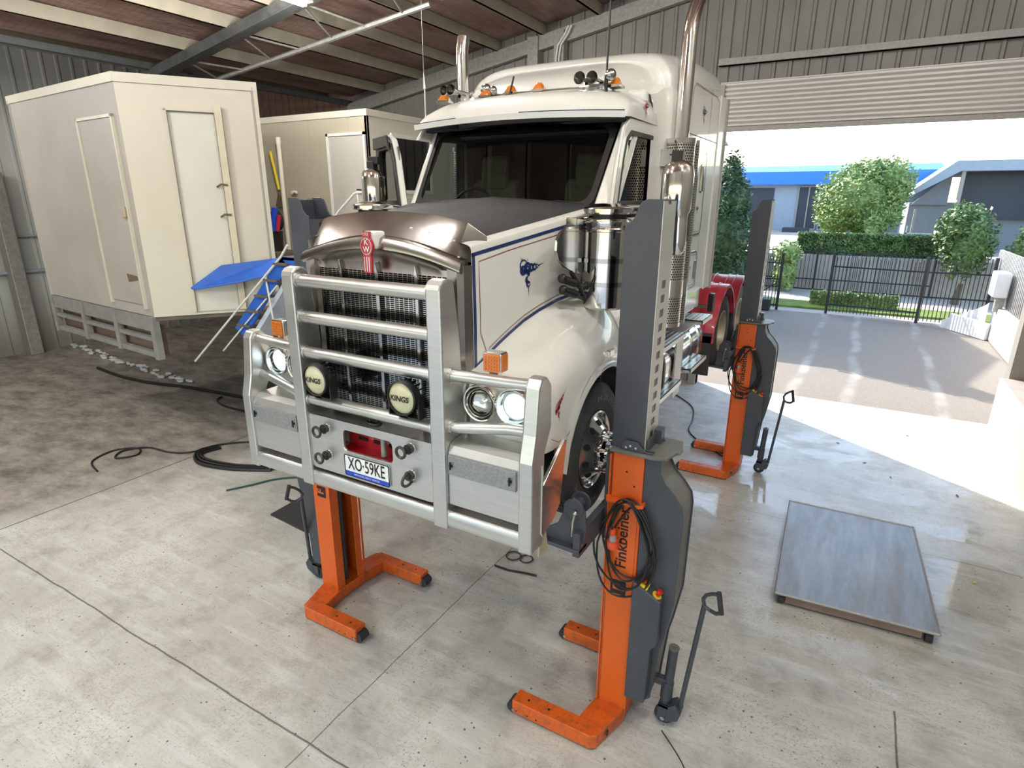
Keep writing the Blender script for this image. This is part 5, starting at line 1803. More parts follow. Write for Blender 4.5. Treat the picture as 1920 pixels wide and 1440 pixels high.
    m.box(0.34, 0.43, -0.05, -0.035, 0.06, 0.20).box(0.34, 0.43, 0.035, 0.05, 0.06, 0.20).box(0.34, 0.43, -0.05, 0.05, 0.17, 0.2)
    m.prism([(0.40, 0.05), (0.50, 0.10), (0.52, 0.17), (0.47, 0.24), (0.42, 0.20)], 'y', -0.055, 0.055)
    tg = Q('jockey_tube', m, 'lift_grey', bevel=0.004)
    Q('tube_cap', MB().cyl((0.41, 0, 0.72), (0.4105, 0, 0.73), 0.042, n=20).cyl((0.41, 0, 0.73), (0.4105, 0, 0.745), 0.017, n=6), 'plate_grey', tg)
    Q('castor', MB().lathe([(0.0, -0.03), (0.03, -0.03), (0.03, -0.025), (0.065, -0.025), (0.077, -0.015), (0.077, 0.015), (0.065, 0.025), (0.03, 0.025), (0, 0.03)], (0.385, 0, 0.078), (0, 1, 0), 28), 'rubber', tg)
    Q('castor_bolt', MB().cyl((0.385, -0.062, 0.078), (0.385, -0.05, 0.078), 0.018, n=10), 'bolt', tg)
    m = MB()
    a, b_ = Vector((0.50, -0.0, 0.18)), Vector((0.60, -0.06, 1.22))
    m.tube([a, b_], 0.019, 12)
    loop = [b_ + Vector(q) for q in ((0, 0, 0), (-0.012, -0.005, 0.06), (0.01, -0.02, 0.11), (0.05, -0.045, 0.15), (0.095, -0.065, 0.175))]
    m.tube(loop, 0.014, 10)
    m.tube([b_, b_ + Vector((0.04, 0, -0.02)), b_ + Vector((0.09, -0.03, -0.01)), b_ + Vector((0.125, -0.055, 0.03))], 0.014, 10)
    hd_ = Q('tow_handle', m, 'lift_grey')
    Q('hand_grip', MB().cyl(b_ + Vector((0.095, -0.065, 0.19)), b_ + Vector((0.127, -0.055, 0.02)), 0.018, n=14), 'rubber', hd_)
    # coiled mains lead hung on the hooks
    if cable:
        m = MB()
        for i, (cx, cz, rx, rz, dy) in enumerate(((0.05, 1.66, 0.19, 0.33, 0.0), (0.06, 1.62, 0.185, 0.36, 0.018), (0.035, 1.60, 0.22, 0.40, 0.03), (0.085, 1.66, 0.17, 0.29, 0.012), (0.03, 1.64, 0.20, 0.35, 0.04))):
            pts = []
            for k in range(36):
                a = 2 * PI * k / 36
                sn = math.sin(a)
                pts.append((cx + rx * math.cos(a) * (1 - 0.35 * max(0, sn)) + 0.02 * math.sin(a * 2 + i), -0.215 - dy - 0.008 * math.sin(3 * a + i), cz + rz * sn))
            m.tube(pts, 0.0078, 8, closed=True)
        m.tube([(0.03, -0.22, 1.98), (-0.02, -0.24, 1.90), (-0.06, -0.25, 1.78), (-0.055, -0.25, 1.72)], 0.0085, 8)
        m.tube([(0.10, -0.22, 1.93), (0.20, -0.22, 1.70), (0.24, -0.22, 1.50), (0.22, -0.23, 1.37), (0.19, -0.215, 1.33)], 0.0085, 8)
        ld = Q('mains_lead', m, 'cable')
        Q('plug', MB().cyl((-0.04, -0.25, 1.60), (-0.045, -0.25, 1.655), 0.043, n=20).cyl((-0.048, -0.25, 1.70), (-0.05, -0.25, 1.745), 0.022, n=14), 'plug_orange', ld)
        Q('plug_body', MB().cyl((-0.045, -0.25, 1.65), (-0.048, -0.25, 1.70), 0.03, 0.024, n=16), 'clear_plastic', ld)
    return root


def copy_tree(o, parent=None):
    c = o.copy()
    COL.objects.link(c)
    c.parent = parent
    for ch in list(kids.get(o, [])):
        copy_tree(ch, c)
    return c


L1 = thing('column_lift', 'orange and grey mobile column lift nearest the camera, under the front wheel beside the headlights', 'vehicle lift', (1.50, 3.85, 0), 'mobile column lifts under the truck')
lift_parts(L1)
kids = {}
for o in bpy.data.objects:
    if o.parent:
        kids.setdefault(o.parent, []).append(o)
L2 = copy_tree(L1)
L2.location = (1.45, 9.08, 0)
L2['label'] = 'orange and grey mobile column lift at the rear wheels, near the roller door'
L3 = copy_tree(L1)
L3.location = (-1.56, 3.80, 0)
L3.rotation_euler = (0, 0, PI)
L3['label'] = 'orange and grey mobile column lift on the far side of the bull bar'
# the far lift's tow handle is folded forward
for ch in bpy.data.objects:
    if ch.parent == L3 and ch.name.startswith('tow_handle'):
        q_ = Vector((0.10, -0.06, 1.04)).rotation_difference(Vector((-0.30, 0.27, 0.95))).to_matrix().to_4x4() @ Matrix.Rotation(math.radians(75), 4, Vector((0.10, -0.06, 1.04)))
        pv = Matrix.Translation((0.50, 0, 0.18))
        ch.matrix_local = pv @ q_ @ pv.inverted()

# ================================================================ mezzanine, cabins, stairs
A1, B1, L1_ = Vector((-6.46, 4.99)), Vector((-5.43, 6.45)), Vector((-10.31, 5.29))
ZD, ZT = 2.25, 5.54
D1 = B1 + (L1_ - A1)
dk = MB()
poly = [(-10.3, 5.34), (-6.46, 4.99), (-5.43, 6.45), (-5.3, 8.7), (-5.5, 13.2), (-10.3, 13.2)]
dk.prism([(x, y) for x, y in poly], 'z', 2.19, 2.25)
deck = thing('mezzanine_deck', 'raised steel deck carrying the pale cabins on the left of the workshop', 'mezzanine', (-8, 9, 0))
dk.build('deck_floor', 'deck_brown', deck)
gm = MB()
for z0, z1 in ((2.02, 2.24), (1.86, 1.92), (1.60, 1.68)):
    a, b = Vector((A1.x, A1.y - 0.03)), Vector((L1_.x, L1_.y - 0.03))
    gm.add([(a.x, a.y, z0), (b.x, b.y, z0), (b.x, b.y, z1), (a.x, a.y, z1), (a.x, a.y + 0.08, z0), (b.x, b.y + 0.08, z0), (b.x, b.y + 0.08, z1), (a.x, a.y + 0.08, z1)],
           [(0, 1, 2, 3), (4, 7, 6, 5), (0, 4, 5, 1), (1, 5, 6, 2), (2, 6, 7, 3), (3, 7, 4, 0)])
for i, k in enumerate((0.0, 0.33, 0.66, 1.0)):
    p = A1.lerp(L1_, 0.012 + 0.97 * k)
    gm.box(p.x - 0.05, p.x + 0.05, p.y - 0.05, p.y + 0.05, 1.58, 2.25)
gm.build('lattice_girder', 'deck_steel', deck)
pn = MB()
a, b = Vector((A1.x - 0.02, A1.y + 0.12)), Vector((L1_.x, L1_.y + 0.12))
pn.add([(a.x, a.y, 1.62), (b.x, b.y, 1.62), (b.x, b.y, 2.1), (a.x, a.y, 2.1), (a.x, a.y + .02, 1.62), (b.x, b.y + .02, 1.62), (b.x, b.y + .02, 2.1), (a.x, a.y + .02, 2.1)], [(0, 1, 2, 3), (4, 7, 6, 5), (0, 4, 5, 1), (2, 6, 7, 3)])
pn.build('girder_panel', 'underside_brown', deck)
for x, y in ((-5.6, 8.8), (-5.7, 13.1), (-10.2, 13.1)):
    MB().box(x - 0.06, x + 0.06, y - 0.06, y + 0.06, 0, 2.1).build('deck_post', 'deck_steel', deck)
for y in (7.2, 9.0, 11.0):
    MB().box(-10.3, -5.4, y - 0.06, y + 0.06, 1.95, 2.1).build('deck_beam', 'deck_steel', deck)

# near cabin (its walls do not meet square in the photo)
C1 = thing('site_cabin', 'large pale site cabin with two doors, nearest on the raised deck', 'cabin', (A1.x, A1.y, ZD), 'pale cabins on the deck')


def wallplane(P0, P1):
    u = (P1 - P0).normalized()
    nrm = Vector((u.y, -u.x))
    def M(s, z, d=0.0):
        p = P0 + u * s + nrm * d
        return Vector((p.x, p.y, z))
    return M, (P1 - P0).length


def slab(M, s0, s1, z0, z1, d0, d1):
    c = [M(s, z, d) for d in (d0, d1) for z in (z0, z1) for s in (s0, s1)]
    return (c, [(0, 1, 3, 2), (4, 6, 7, 5), (0, 4, 5, 1), (2, 3, 7, 6), (0, 2, 6, 4), (1, 5, 7, 3)])


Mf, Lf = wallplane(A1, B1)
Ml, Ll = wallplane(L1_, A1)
w_ = MB()
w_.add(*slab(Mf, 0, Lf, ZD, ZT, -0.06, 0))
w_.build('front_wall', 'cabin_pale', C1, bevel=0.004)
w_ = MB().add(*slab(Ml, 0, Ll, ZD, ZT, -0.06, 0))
w_.build('side_wall', 'cabin_shaded', C1, bevel=0.004)
MB().prism([(A1.x, A1.y), (B1.x, B1.y), (D1.x, D1.y), (L1_.x, L1_.y)], 'z', ZT - 0.02, ZT + 0.06).build('cabin_roof', 'cabin_pale', C1, bevel=0.01)
w_ = MB()
Mr, Lr = wallplane(B1, D1)
w_.add(*slab(Mr, 0, Lr, ZD, ZT, -0.06, 0))
Mb, Lb = wallplane(D1, L1_)
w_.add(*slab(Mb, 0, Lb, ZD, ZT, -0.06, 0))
w_.build('rear_walls', 'cabin_shaded', C1)
tr_ = MB()
tr_.add(*slab(Mf, -0.02, Lf + 0.02, ZT - 0.05, ZT + 0.07, 0, 0.025))
tr_.add(*slab(Ml, 0, Ll + 0.02, ZT - 0.05, ZT + 0.07, 0, 0.025))
tr_.add(*slab(Mf, Lf - 0.05, Lf + 0.02, ZD, ZT, 0, 0.02))
tr_.add(*slab(Mf, 0, Lf, ZD + 0.002, ZD + 0.03, 0, 0.02))
tr_.build('edge_trim', 'trim_cream', C1)
# door of the front face: frame, leaf, hinge post
d1 = MB().add(*slab(Mf, 0.58, 1.19, 2.30, 5.16, 0.002, 0.02))
dl_ = d1.build('front_door', 'panel_white', C1)
m = MB()
for s0, s1, z0, z1 in ((0.55, 0.585, 2.30, 5.19), (0.55, 1.22, 5.16, 5.20)):
    m.add(*slab(Mf, s0, s1, z0, z1, 0, 0.04))
m.build('door_frame', 'trim_cream', dl_)
m = MB().add(*slab(Mf, 1.19, 1.29, 2.30, 5.24, 0, 0.06))
m.build('hinge_post', 'wood_frame_pale', dl_)
m = MB()
for z in (3.75, 4.18):
    p = Mf(1.2, z, 0.06)
    m.tube([Mf(1.10, z - 0.04, 0.05), Mf(1.16, z, 0.08), Mf(1.25, z - 0.01, 0.07)], 0.014, 6)
m.build('hinge', 'stain_dark', dl_)
ln = MB()
for s0, s1, z0, z1 in ((1.187, 1.193, 2.3, 5.16), (1.29, 1.297, 2.3, 5.24), (0.585, 0.59, 2.3, 5.16), (0.585, 1.19, 5.155, 5.16)):
    ln.add(*slab(Mf, s0, s1, z0, z1, 0.02, 0.063))
ln.build('door_gap', 'stain_dark', dl_)
# door of the shaded left face
s_ = Ll
d2 = MB().add(*slab(Ml, s_ - 1.27, s_ - 0.19, 2.42, 5.06, 0.002, 0.02))
dl2 = d2.build('side_door', 'cabin_shaded', C1)
m = MB()
for s0, s1, z0, z1 in ((s_ - 1.31, s_ - 1.27, 2.36, 5.10), (s_ - 0.20, s_ - 0.16, 2.36, 5.10), (s_ - 1.31, s_ - 0.16, 5.06, 5.10)):
    m.add(*slab(Ml, s0, s1, z0, z1, 0, 0.04))
m.build('door_frame', 'trim_cream', dl2)
m = MB().add(*slab(Ml, s_ - 0.31, s_ - 0.22, 3.70, 3.86, 0.02, 0.07))
m.build('door_handle', 'wood_frame', dl2, bevel=0.02)
m = MB()
p = [Ml(s_ - 0.60 + dx, z, 0.024) for dx, z in ((0, 2.87), (0.33, 2.85), (0.34, 2.79), (0.02, 2.74))]
m.add(p, [(0, 1, 2, 3)])
m.build('stain', 'stain_dark', dl2)

# far cabin
C2 = thing('site_cabin', 'cream cabin behind the truck, with one door and a dark window', 'cabin', (-8, 10, ZD), 'pale cabins on the deck')
xa, xb, ya, yb = -8.6, -5.57, 8.92, 13.1
MB().box(xa, xb, ya, ya + 0.06, ZD, 5.50).build('front_wall', 'cabin_cream_shaded', C2, bevel=0.004)
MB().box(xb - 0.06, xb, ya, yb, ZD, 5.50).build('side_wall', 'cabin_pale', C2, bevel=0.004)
MB().box(xa, xb, yb - 0.06, yb, ZD, 5.5).box(xa, xa + 0.06, ya, yb, ZD, 5.5).build('rear_walls', 'cabin_cream_shaded', C2)
MB().box(xa - 0.02, xb + 0.02, ya - 0.02, yb, 5.44, 5.56).build('cabin_roof', 'trim_cream', C2, bevel=0.01)
m = MB()
for x in (-7.1, -6.05):
    m.box(x, x + 0.01, ya - 0.004, ya, ZD, 5.5)
m.build('panel_joint', 'wood_frame', C2)
dr2 = MB().box(-6.56, -5.66, ya - 0.02, ya - 0.002, 2.6, 5.12).build('cabin_door', 'door_grey', C2)
MB().box(-6.61, -6.56, ya - 0.04, ya, 2.6, 5.17).box(-5.66, -5.61, ya - 0.04, ya, 2.6, 5.17).box(-6.61, -5.61, ya - 0.04, ya, 5.12, 5.17).build('door_frame', 'rail_white', dr2)
MB().cyl((-5.76, ya - 0.07, 4.14), (-5.76, ya, 4.14), 0.02, n=8).box(-5.85, -5.75, ya - 0.085, ya - 0.065, 4.13, 4.16).build('door_handle', 'dark_chrome', dr2)
wn_ = MB().box(xb, xb + 0.015, 9.62, 10.75, 4.15, 5.12).build('cabin_window', 'back_dark', C2)
m = MB().ring([(9.55, 4.08), (10.82, 4.08), (10.82, 5.20), (9.55, 5.20)], [(9.62, 4.15), (10.75, 4.15), (10.75, 5.12), (9.62, 5.12)], 'x', xb, xb + 0.04)
m.build('window_frame', 'rail_white', wn_)
MB().box(xb + 0.016, xb + 0.02, 9.62, 10.75, 4.15, 5.12).build('window_glass', 'side_glass', wn_)
o = MB().cyl((-7.92, ya - 0.09, 2.35), (-7.90, ya - 0.09, 5.08), 0.045, n=14).cyl((-7.90, ya - 0.09, 5.02), (-7.90, ya - 0.09, 5.16), 0.055, n=14).build('vent_pipe', 'pvc')
tag(o, 'white plastic pipe standing against the cream cabin wall', 'pipe')
o = MB().cyl((-7.66, ya - 0.004, 4.10), (-7.66, ya - 0.08, 4.10), 0.035, n=12).cyl((-7.66, ya - 0.05, 4.10), (-7.56, ya - 0.05, 4.10), 0.03, n=12).build('tap', 'pvc')
tag(o, 'white plastic tap beside the upright pipe on the cream cabin', 'tap')

# stairs with their blue landing, beside the near cabin
ST = thing('access_stairs', 'steel stairs with blue stringers and brown treads climbing beside the near pale cabin', 'stairs', (-4.5, 5.6, 0))
for yy in (5.45, 6.2):
    m = MB().prism([(-5.22, 2.14), (-5.02, 2.02), (-3.92, 3.12), (-4.05, 3.24)], 'y', yy, yy + 0.03)
    m.prism([(-4.08, 3.12), (-3.2, 3.12), (-3.2, 3.24), (-4.08, 3.24)], 'y', yy, yy + 0.03)
    m.build('stringer', 'blue_sheet', ST)
MB().prism([(-5.0, 1.98), (-4.9, 1.98), (-3.9, 3.0), (-3.95, 3.05)], 'y', 5.5, 6.18).build('stair_back', 'stair_white', ST)
for i in range(5):
    z = 2.22 + i * 0.235
    x = -5.08 + i * 0.235
    MB().box(x - 0.02, x + 0.26, 5.40, 6.28, z - 0.03, z).build('tread', 'tread', ST)
for x, y in ((-5.1, 6.15), (-3.9, 6.15), (-3.25, 5.5), (-3.25, 6.15)):
    MB().box(x - 0.025, x + 0.025, y - 0.025, y + 0.025, 0, 2.1 if x < -5 else 3.15).build('stair_leg', 'blue_sheet', ST)
MB().box(-4.1, -3.2, 5.45, 6.3, 3.2, 3.235).build('landing', 'tread', ST)
m = MB().tube([(-6.31, 5.42, 1.48), (-3.99, 5.42, 3.25), (-3.85, 5.42, 3.40)], 0.016, 8)
m.tube([(-4.37, 5.43, 2.97), (-4.30, 5.43, 2.25)], 0.014, 8).tube([(-5.55, 5.43, 1.75), (-4.15, 5.43, 2.85)], 0.012, 8)
m.build('handrail', 'rail_white', ST)
# blue cover on the deck side
m = MB()
v = [(-6.10, 5.40, 2.68), (-5.83, 5.78, 3.0), (-5.36, 6.44, 3.08), (-5.15, 6.5, 3.03), (-5.05, 6.36, 2.925), (-5.48, 5.85, 2.775), (-5.98, 5.46, 2.675)]
n = len(v)
m.add(v + [(x, y, z - 0.03) for x, y, z in v], [tuple(range(n)), tuple(range(2 * n - 1, n - 1, -1))] + [(i, (i + 1) % n, n + (i + 1) % n, n + i) for i in range(n)])
o = m.build('blue_canopy', 'blue_sheet', bevel=0.01)
tag(o, 'flat blue cover jutting out in front of the near pale cabin', 'cover')

# white handrail on the deck before the cream cabin
m = MB().tube([(-5.9, 7.5, 2.9), (-5.0, 7.5, 3.78), (-4.62, 7.5, 4.06), (-4.55, 7.5, 4.08), (-3.6, 7.5, 4.08)], 0.02, 8)
m.tube([(-4.55, 7.5, 4.06), (-4.45, 7.5, 2.3)], 0.014, 8).tube([(-4.42, 7.5, 4.06), (-4.28, 7.5, 2.3)], 0.014, 8).tube([(-4.34, 7.5, 4.06), (-4.20, 7.5, 2.3)], 0.014, 8)
o = m.build('deck_handrail', 'rail_white')
tag(o, 'thin white bent handrail in front of the grey cabin door', 'handrail')
MBx = MB().box(-5.4, -3.5, 7.3, 8.6, 2.1, 2.25)
MBx.build('landing_floor', 'deck_brown', deck)

# drum, rolls and odds and ends between the cabins
bk_ = thing('bucket', 'black bucket with a pale paper label between the two cabins', 'bucket', (-7.75, 8.3, ZD))
MB().lathe([(0.0, 2.95), (0.20, 2.95), (0.22, 3.32), (0.23, 3.34), (0.0, 3.34)], (-7.75, 8.3, 0), (0, 0, 1), 24).build('body', 'black_plastic', bk_)
MB().box(-7.80, -7.62, 8.065, 8.075, 3.02, 3.22).build('paper_label', 'render_cream', bk_)
sb = MB().box(-8.1, -7.4, 8.1, 8.7, ZD, 2.95).build('storage_box', 'deck_brown', bevel=0.02)
tag(sb, 'brown box under the black bucket between the cabins', 'box')
o = MB().cyl((-7.62, 8.25, 3.35), (-7.55, 8.28, 3.80), 0.06, n=14).build('blue_roll', 'plate_blue')
tag(o, 'blue roll standing on the black bucket', 'roll')
o = MB().cyl((-7.50, 8.25, 3.35), (-7.44, 8.28, 3.66), 0.04, n=14).build('red_roll', 'scroll_red')
tag(o, 'red roll leaning beside the blue roll', 'roll')
o = MB().lathe([(0.0, -0.06), (0.16, -0.06), (0.2, -0.04), (0.2, 0.04), (0.16, 0.06), (0.0, 0.06)], (-7.75, 8.45, 3.545), (0.1, 1, 0), 28).build('hose_reel', 'black_plastic')
tag(o, 'black round reel behind the blue roll', 'reel')
o = MB().prism([(-8.2, 3.82), (-8.08, 4.10), (-7.97, 3.92), (-8.0, 3.8)], 'y', 8.84, 8.9).build('cloth', 'stain_dark')
tag(o, 'dark rag hanging on the cream cabin wall by the near cabin', 'rag')
o = MB().tube([(-8.2, 8.85, 4.9), (-8.12, 8.85, 4.5), (-8.05, 8.85, 4.15)], 0.03, 8).build('yellow_strap', 'yellow')
tag(o, 'yellow strap hanging beside the near cabin', 'strap')

# left wall fittings
m = MB().box(-16.1, -15.75, 6.75, 7.05, 0, 4.55)
o = m.build('trim_40', 'galv', bevel=0.02)
struct(o)
m = MB().tube([(-16.05, 8.2, 3.6), (-16.05, 8.25, 3.0), (-16.05, 8.1, 2.6), (-16.0, 8.3, 2.35), (-15.9, 8.75, 2.4), (-16.0, 9.1, 2.55)], 0.035, 8)
m.tube([(-16.05, 7.9, 2.9), (-16.0, 8.2, 2.88), (-16.05, 8.5, 3.0)], 0.03, 8)
o = m.build('wall_cable', 'cable')
tag(o, 'black looped cable hanging on the far left wall', 'cable')
m = MB()
for z in (3.55, 3.62):
    m.box(-16.1, -15.98, 8.5, 10.8, z, z + 0.03)
m.box(-16.1, -16.0, 5.0, 10.8, 2.1, 2.16).box(-16.1, -16.0, 6.9, 9.4, 3.0, 3.03)
o = m.build('wall_shelf', 'far_wall_grey')
tag(o, 'thin grey ledges along the far left wall', 'shelf')
random.seed(11)
m = MB()
for i in range(60):
    t_ = i / 59
    x, y = -16.0 + 6.0 * t_ + random.uniform(-.05, .05), 7.85 - 0.5 * t_ + random.uniform(-.12, .12)
    m.sphere((x, y, 0.03), random.uniform(0.03, 0.09), 5, 1.4, 1, 0.5)
o = m.build('rubble', 'white_block')
tag(o, 'line of pale rubble on the floor below the left wall', 'rubble', kind='stuff')


def hose(name, pts, r, mat, label, cat='hose'):
    # smooth the path with a Catmull-Rom pass
    P_ = [Vector(p) for p in pts]
    out = []
    for i in range(len(P_) - 1):
        a, b, c, d = P_[max(i - 1, 0)], P_[i], P_[i + 1], P_[min(i + 2, len(P_) - 1)]
        for k in range(6):
            q = k / 6
            out.append(0.5 * ((2 * b) + (c - a) * q + (2 * a - 5 * b + 4 * c - d) * q * q + (3 * b - a - 3 * c + d) * q ** 3))
    out.append(P_[-1])
    o = MB().tube(out, r, 8).build(name, mat)
    tag(o, label, cat)
    return o


hose('air_hose', [(-12.9, 6.95, .035), (-11.8, 6.85, .035), (-10.7, 6.9, .035), (-9.5, 7.15, .035), (-8.2, 7.28, .035), (-7.0, 7.4, .035), (-5.5, 7.9, .035)], 0.035, 'cable', 'long dark hose crossing the dirty floor below the cabins')
hose('power_cable', [(-8.4, 7.12, .02), (-8.3, 6.95, .02), (-7.9, 6.80, .02), (-7.2, 6.8, .02), (-6.3, 6.9, .02), (-5.2, 7.3, .02)], 0.02, 'cable', 'thinner cable branching off the long dark hose', 'cable')
hose('looped_cable', [(-6.85, 3.95, .015), (-7.3, 4.1, .015), (-7.45, 4.5, .015), (-7.2, 4.75, .015), (-6.95, 4.6, .015), (-7.1, 4.35, .015), (-7.3, 4.55, .015), (-7.1, 4.85, .015), (-6.6, 4.92, .015), (-6.3, 5.1, .015), (-6.2, 5.5, .015), (-5.8, 5.9, .015), (-5.2, 6.2, .015)], 0.015, 'cable', 'thin black cable looping over the floor left of the bull bar', 'cable')
cbn = thing('cable_bundle', 'bundle of dark cables on the floor left of the bull bar', 'cables', (-5.6, 5.0, 0))
for i in range(3):
    st_ = hose('strand', [(-6.15 + .06 * i, 5.45, .028), (-6.2 + .06 * i, 5.15, .028), (-5.8, 4.90 + .07 * i, .028), (-5.2, 5.0 + .07 * i, .028), (-4.6, 5.3 + .07 * i, .028)], 0.026, 'cable', 'x', 'x')
    del st_['label'], st_['category']
    st_.parent = cbn
    st_.location -= cbn.location
hose('green_hose', [(-4.62, 4.55, .014), (-4.45, 4.85, .014), (-4.3, 5.15, .014), (-4.0, 5.4, .014), (-3.6, 5.6, .014)], 0.014, 'hose_green', 'dark green hose end on the floor behind the tow handle')
hose('floor_cable', [(1.35, 9.3, .012), (0.9, 9.7, .012), (0.5, 10.2, .012), (0.4, 10.9, .012), (0.2, 11.6, .012), (-0.3, 12.2, .012)], 0.012, 'cable', 'thin cable trailing over the sunny floor by the rear lift', 'cable')
hose('thin_cable', [(1.9, 3.75, .004), (2.15, 3.5, .004), (2.25, 3.2, .004), (2.6, 2.9, .004), (3.0, 2.6, .004)], 0.004, 'cable', 'hair-thin wire on the floor below the front castor', 'cable')
m = MB()
for cx, cy, r in ((-0.29, 5.22, 0.085), (-0.13, 5.24, 0.075)):
    m.tube([(cx + r * math.cos(a), cy + r * math.sin(a), 0.014) for a in [i * PI / 10 for i in range(20)]], 0.008, 6, closed=True)
o = m.build('wire_rings', 'spring_steel')
tag(o, 'pair of dark wire rings on the floor under the bumper', 'rings')
o = MB().tube([(-0.38, 4.95, .012), (-0.2, 4.95, .012), (0.0, 5.0, .012), (0.12, 5.02, .012)], 0.012, 6).build('bent_rod', 'spring_steel')
tag(o, 'short dark bent rod on the floor in front of the wire rings', 'rod')
o = MB().prism([(-3.52, 4.42), (-2.75, 4.35), (-2.70, 4.85), (-3.55, 4.98)], 'z', 0.0, 0.02).build('rubber_mat', 'mat_grey')
tag(o, 'dark rubber mat on the floor behind the far front lift', 'mat')
o = MB().sphere((-7.55, 7.6, 0.12), 0.3, 8, 1.2, .9, .5).build('rag_heap', 'rusty')
tag(o, 'rust coloured heap on the floor left of the headlights', 'heap')
o = MB().box(-4.3, -3.75, 6.6, 6.95, 0.0, 0.34).build('white_crate', 'white_block', bevel=0.02)
tag(o, 'small white crate on the floor under the stairs', 'crate')

# wheeled platform on the right
PT = thing('service_platform', 'low grey sheet-metal platform on small wheels, right of the truck', 'platform', (3.15, 7.0, 0))
q = [(2.46, 5.85), (2.375, 8.05), (3.77, 8.09), (3.87, 5.95)]
m = MB().prism(q, 'z', 0.128, 0.142)
tp_ = m.build('sheet_top', 'sheet_grey', PT, bevel=0.004)
m = MB()
for (xa_, ya_), (xb_, yb_) in zip(q, q[1:] + q[:1]):
    m.tube([(xa_, ya_, 0.138), (xb_, yb_, 0.138)], 0.014, 6)
m.build('bent_edge', 'galv', tp_)
MB().prism([(2.56, 5.885), (2.44, 8.0), (3.70, 8.03), (3.74, 5.975)], 'z', 0.03, 0.127).build('frame', 'underside_brown', PT)
for x, y in ((2.515, 5.92), (3.80, 6.01), (2.40, 7.9), (3.74, 7.95)):
    MB().cyl((x - 0.03, y, 0.055), (x + 0.03, y, 0.055), 0.055, n=18).build('wheel', 'rubber', PT)

# bin against the right-hand side with its orange tub
BN = thing('workbench', 'pale rendered bench against the right edge of the door', 'bench', (5.6, 11.5, 0))
MB().box(5.17, 6.05, 9.0, 13.1, 0, 1.0).build('bench_body', 'render_cream', BN, bevel=0.03)
tb = thing('plastic_tub', 'orange plastic tub with dark rim on the pale bench', 'tub', (5.62, 11.2, 1.0))
MB().lathe([(0.0, 1.004), (0.26, 1.004), (0.33, 1.34), (0.36, 1.36), (0.36, 1.40), (0.32, 1.40), (0.24, 1.05), (0, 1.05)], (5.62, 11.2, 0), (0, 0, 1), 28).build('tub_body', 'tub_orange', tb)
MB().tube([(5.28, 11.0, 1.05), (5.22, 11.3, 1.08), (5.25, 11.5, 1.2), (5.30, 11.45, 1.35)], 0.025, 8).build('tub_handle', 'black_plastic', tb)

# leaf litter on the floor
random.seed(3)
for i, (x, y) in enumerate(((2.85, 11.0), (3.25, 10.3), (3.6, 9.9), (4.4, 9.7), (2.58, 7.2), (4.32, 7.35), (3.9, 12.0), (2.2, 11.9))):
    m = MB()
    a = random.uniform(0, 6)
    r = random.uniform(0.018, 0.032)
    m.add([(x + r * math.cos(a + k * 1.57) * (1.6 if k % 2 else .7), y + r * math.sin(a + k * 1.57) * (1.6 if k % 2 else .7), 0.006 + 0.006 * (k % 2)) for k in range(4)], [(0, 1, 2, 3)])
    o = m.build('dead_leaf', 'stain_dark' if i != 5 else 'yellow')
    tag(o, 'small dark leaf scrap on the concrete near the door' if i != 5 else 'small yellow leaf right of the wheeled platform', 'leaf', 'leaf scraps on the floor' if i != 5 else None)

# ================================================================ outside
def foliage(name, blobs, mat, label, n=1400, size=0.12, trunk=None, group=None):
    r = thing(name, label, 'tree' if 'tree' in name or 'conifer' in name else 'shrub', (blobs[0][0], blobs[0][1], 0), group)
    m = MB()
    tot = sum(b[3] * b[4] for b in blobs)
    for cx, cy, cz, rx, rz in blobs:
        m.sphere((cx, cy, cz), 1.0, 8, rx * 0.8, rx * 0.8, rz * 0.8)
        for _ in range(int(n * rx * rz / tot)):
            th, ph = random.uniform(0, 2 * PI), math.acos(random.uniform(-1, 1))
            k = random.uniform(0.72, 1.08) * (1 + 0.10 * math.sin(5 * th + 3 * ph))
            c = Vector((cx + rx * k * math.sin(ph) * math.cos(th), cy + rx * k * math.sin(ph) * math.sin(th), cz + rz * k * math.cos(ph)))
            u = Vector((random.gauss(0, 1), random.gauss(0, 1), random.gauss(0, .6))).normalized()
            w = u.orthogonal().normalized()
            s = size * random.uniform(0.6, 1.4)
            m.add([c - u * s, c + w * s * .5, c + u * s, c - w * s * .5], [(0, 1, 2, 3)])
    m.v = [(x, y, max(z, 0.01)) for x, y, z in m.v]
    m.build('foliage', mat, r)
    if trunk:
        MB().tube([(blobs[0][0], blobs[0][1], -0.02), (blobs[0][0] + .1, blobs[0][1], trunk)], [0.16, 0.08], 8).build('trunk', 'trunk', r)
    return r


random.seed(21)
foliage('conifer', [(-1.35, 20.3, 1.5, 1.0, 1.5), (-1.25, 20.3, 2.8, 1.0, 1.4), (-1.2, 20.3, 3.9, 0.72, 0.9), (-1.15, 20.3, 4.6, 0.38, 0.75)], 'leaf_dark', 'dark green conifer just outside the roller door beside the truck', 9000, 0.07, 1.2)
foliage('shade_tree', [(2.68 + (x - 2.68) * .84, 34.2 + dy, 4 + (z - 4) * .84, a * .84, b * .84) for x, dy, z, a, b in ((2.2, 0, 4.1, 2.1, 1.9), (3.4, 0, 4.9, 1.35, 1.25), (1.3, 0, 3.4, 1.3, 1.3), (2.9, -.3, 3.2, 1.5, 1.1), (2.5, 0, 5.3, 1.2, 0.9))], 'leaf_light', 'large round green tree across the road in front of the blue roof', 15000, 0.085, 3.0)
foliage('rounded_shrub', [(6.3, 29.9, 2.4, 0.9, 1.3), (5.9, 29.9, 2.9, 0.7, 1.0)], 'leaf_mid', 'tall bushy shrub behind the gate at the right', 3500, 0.10, 0.8)
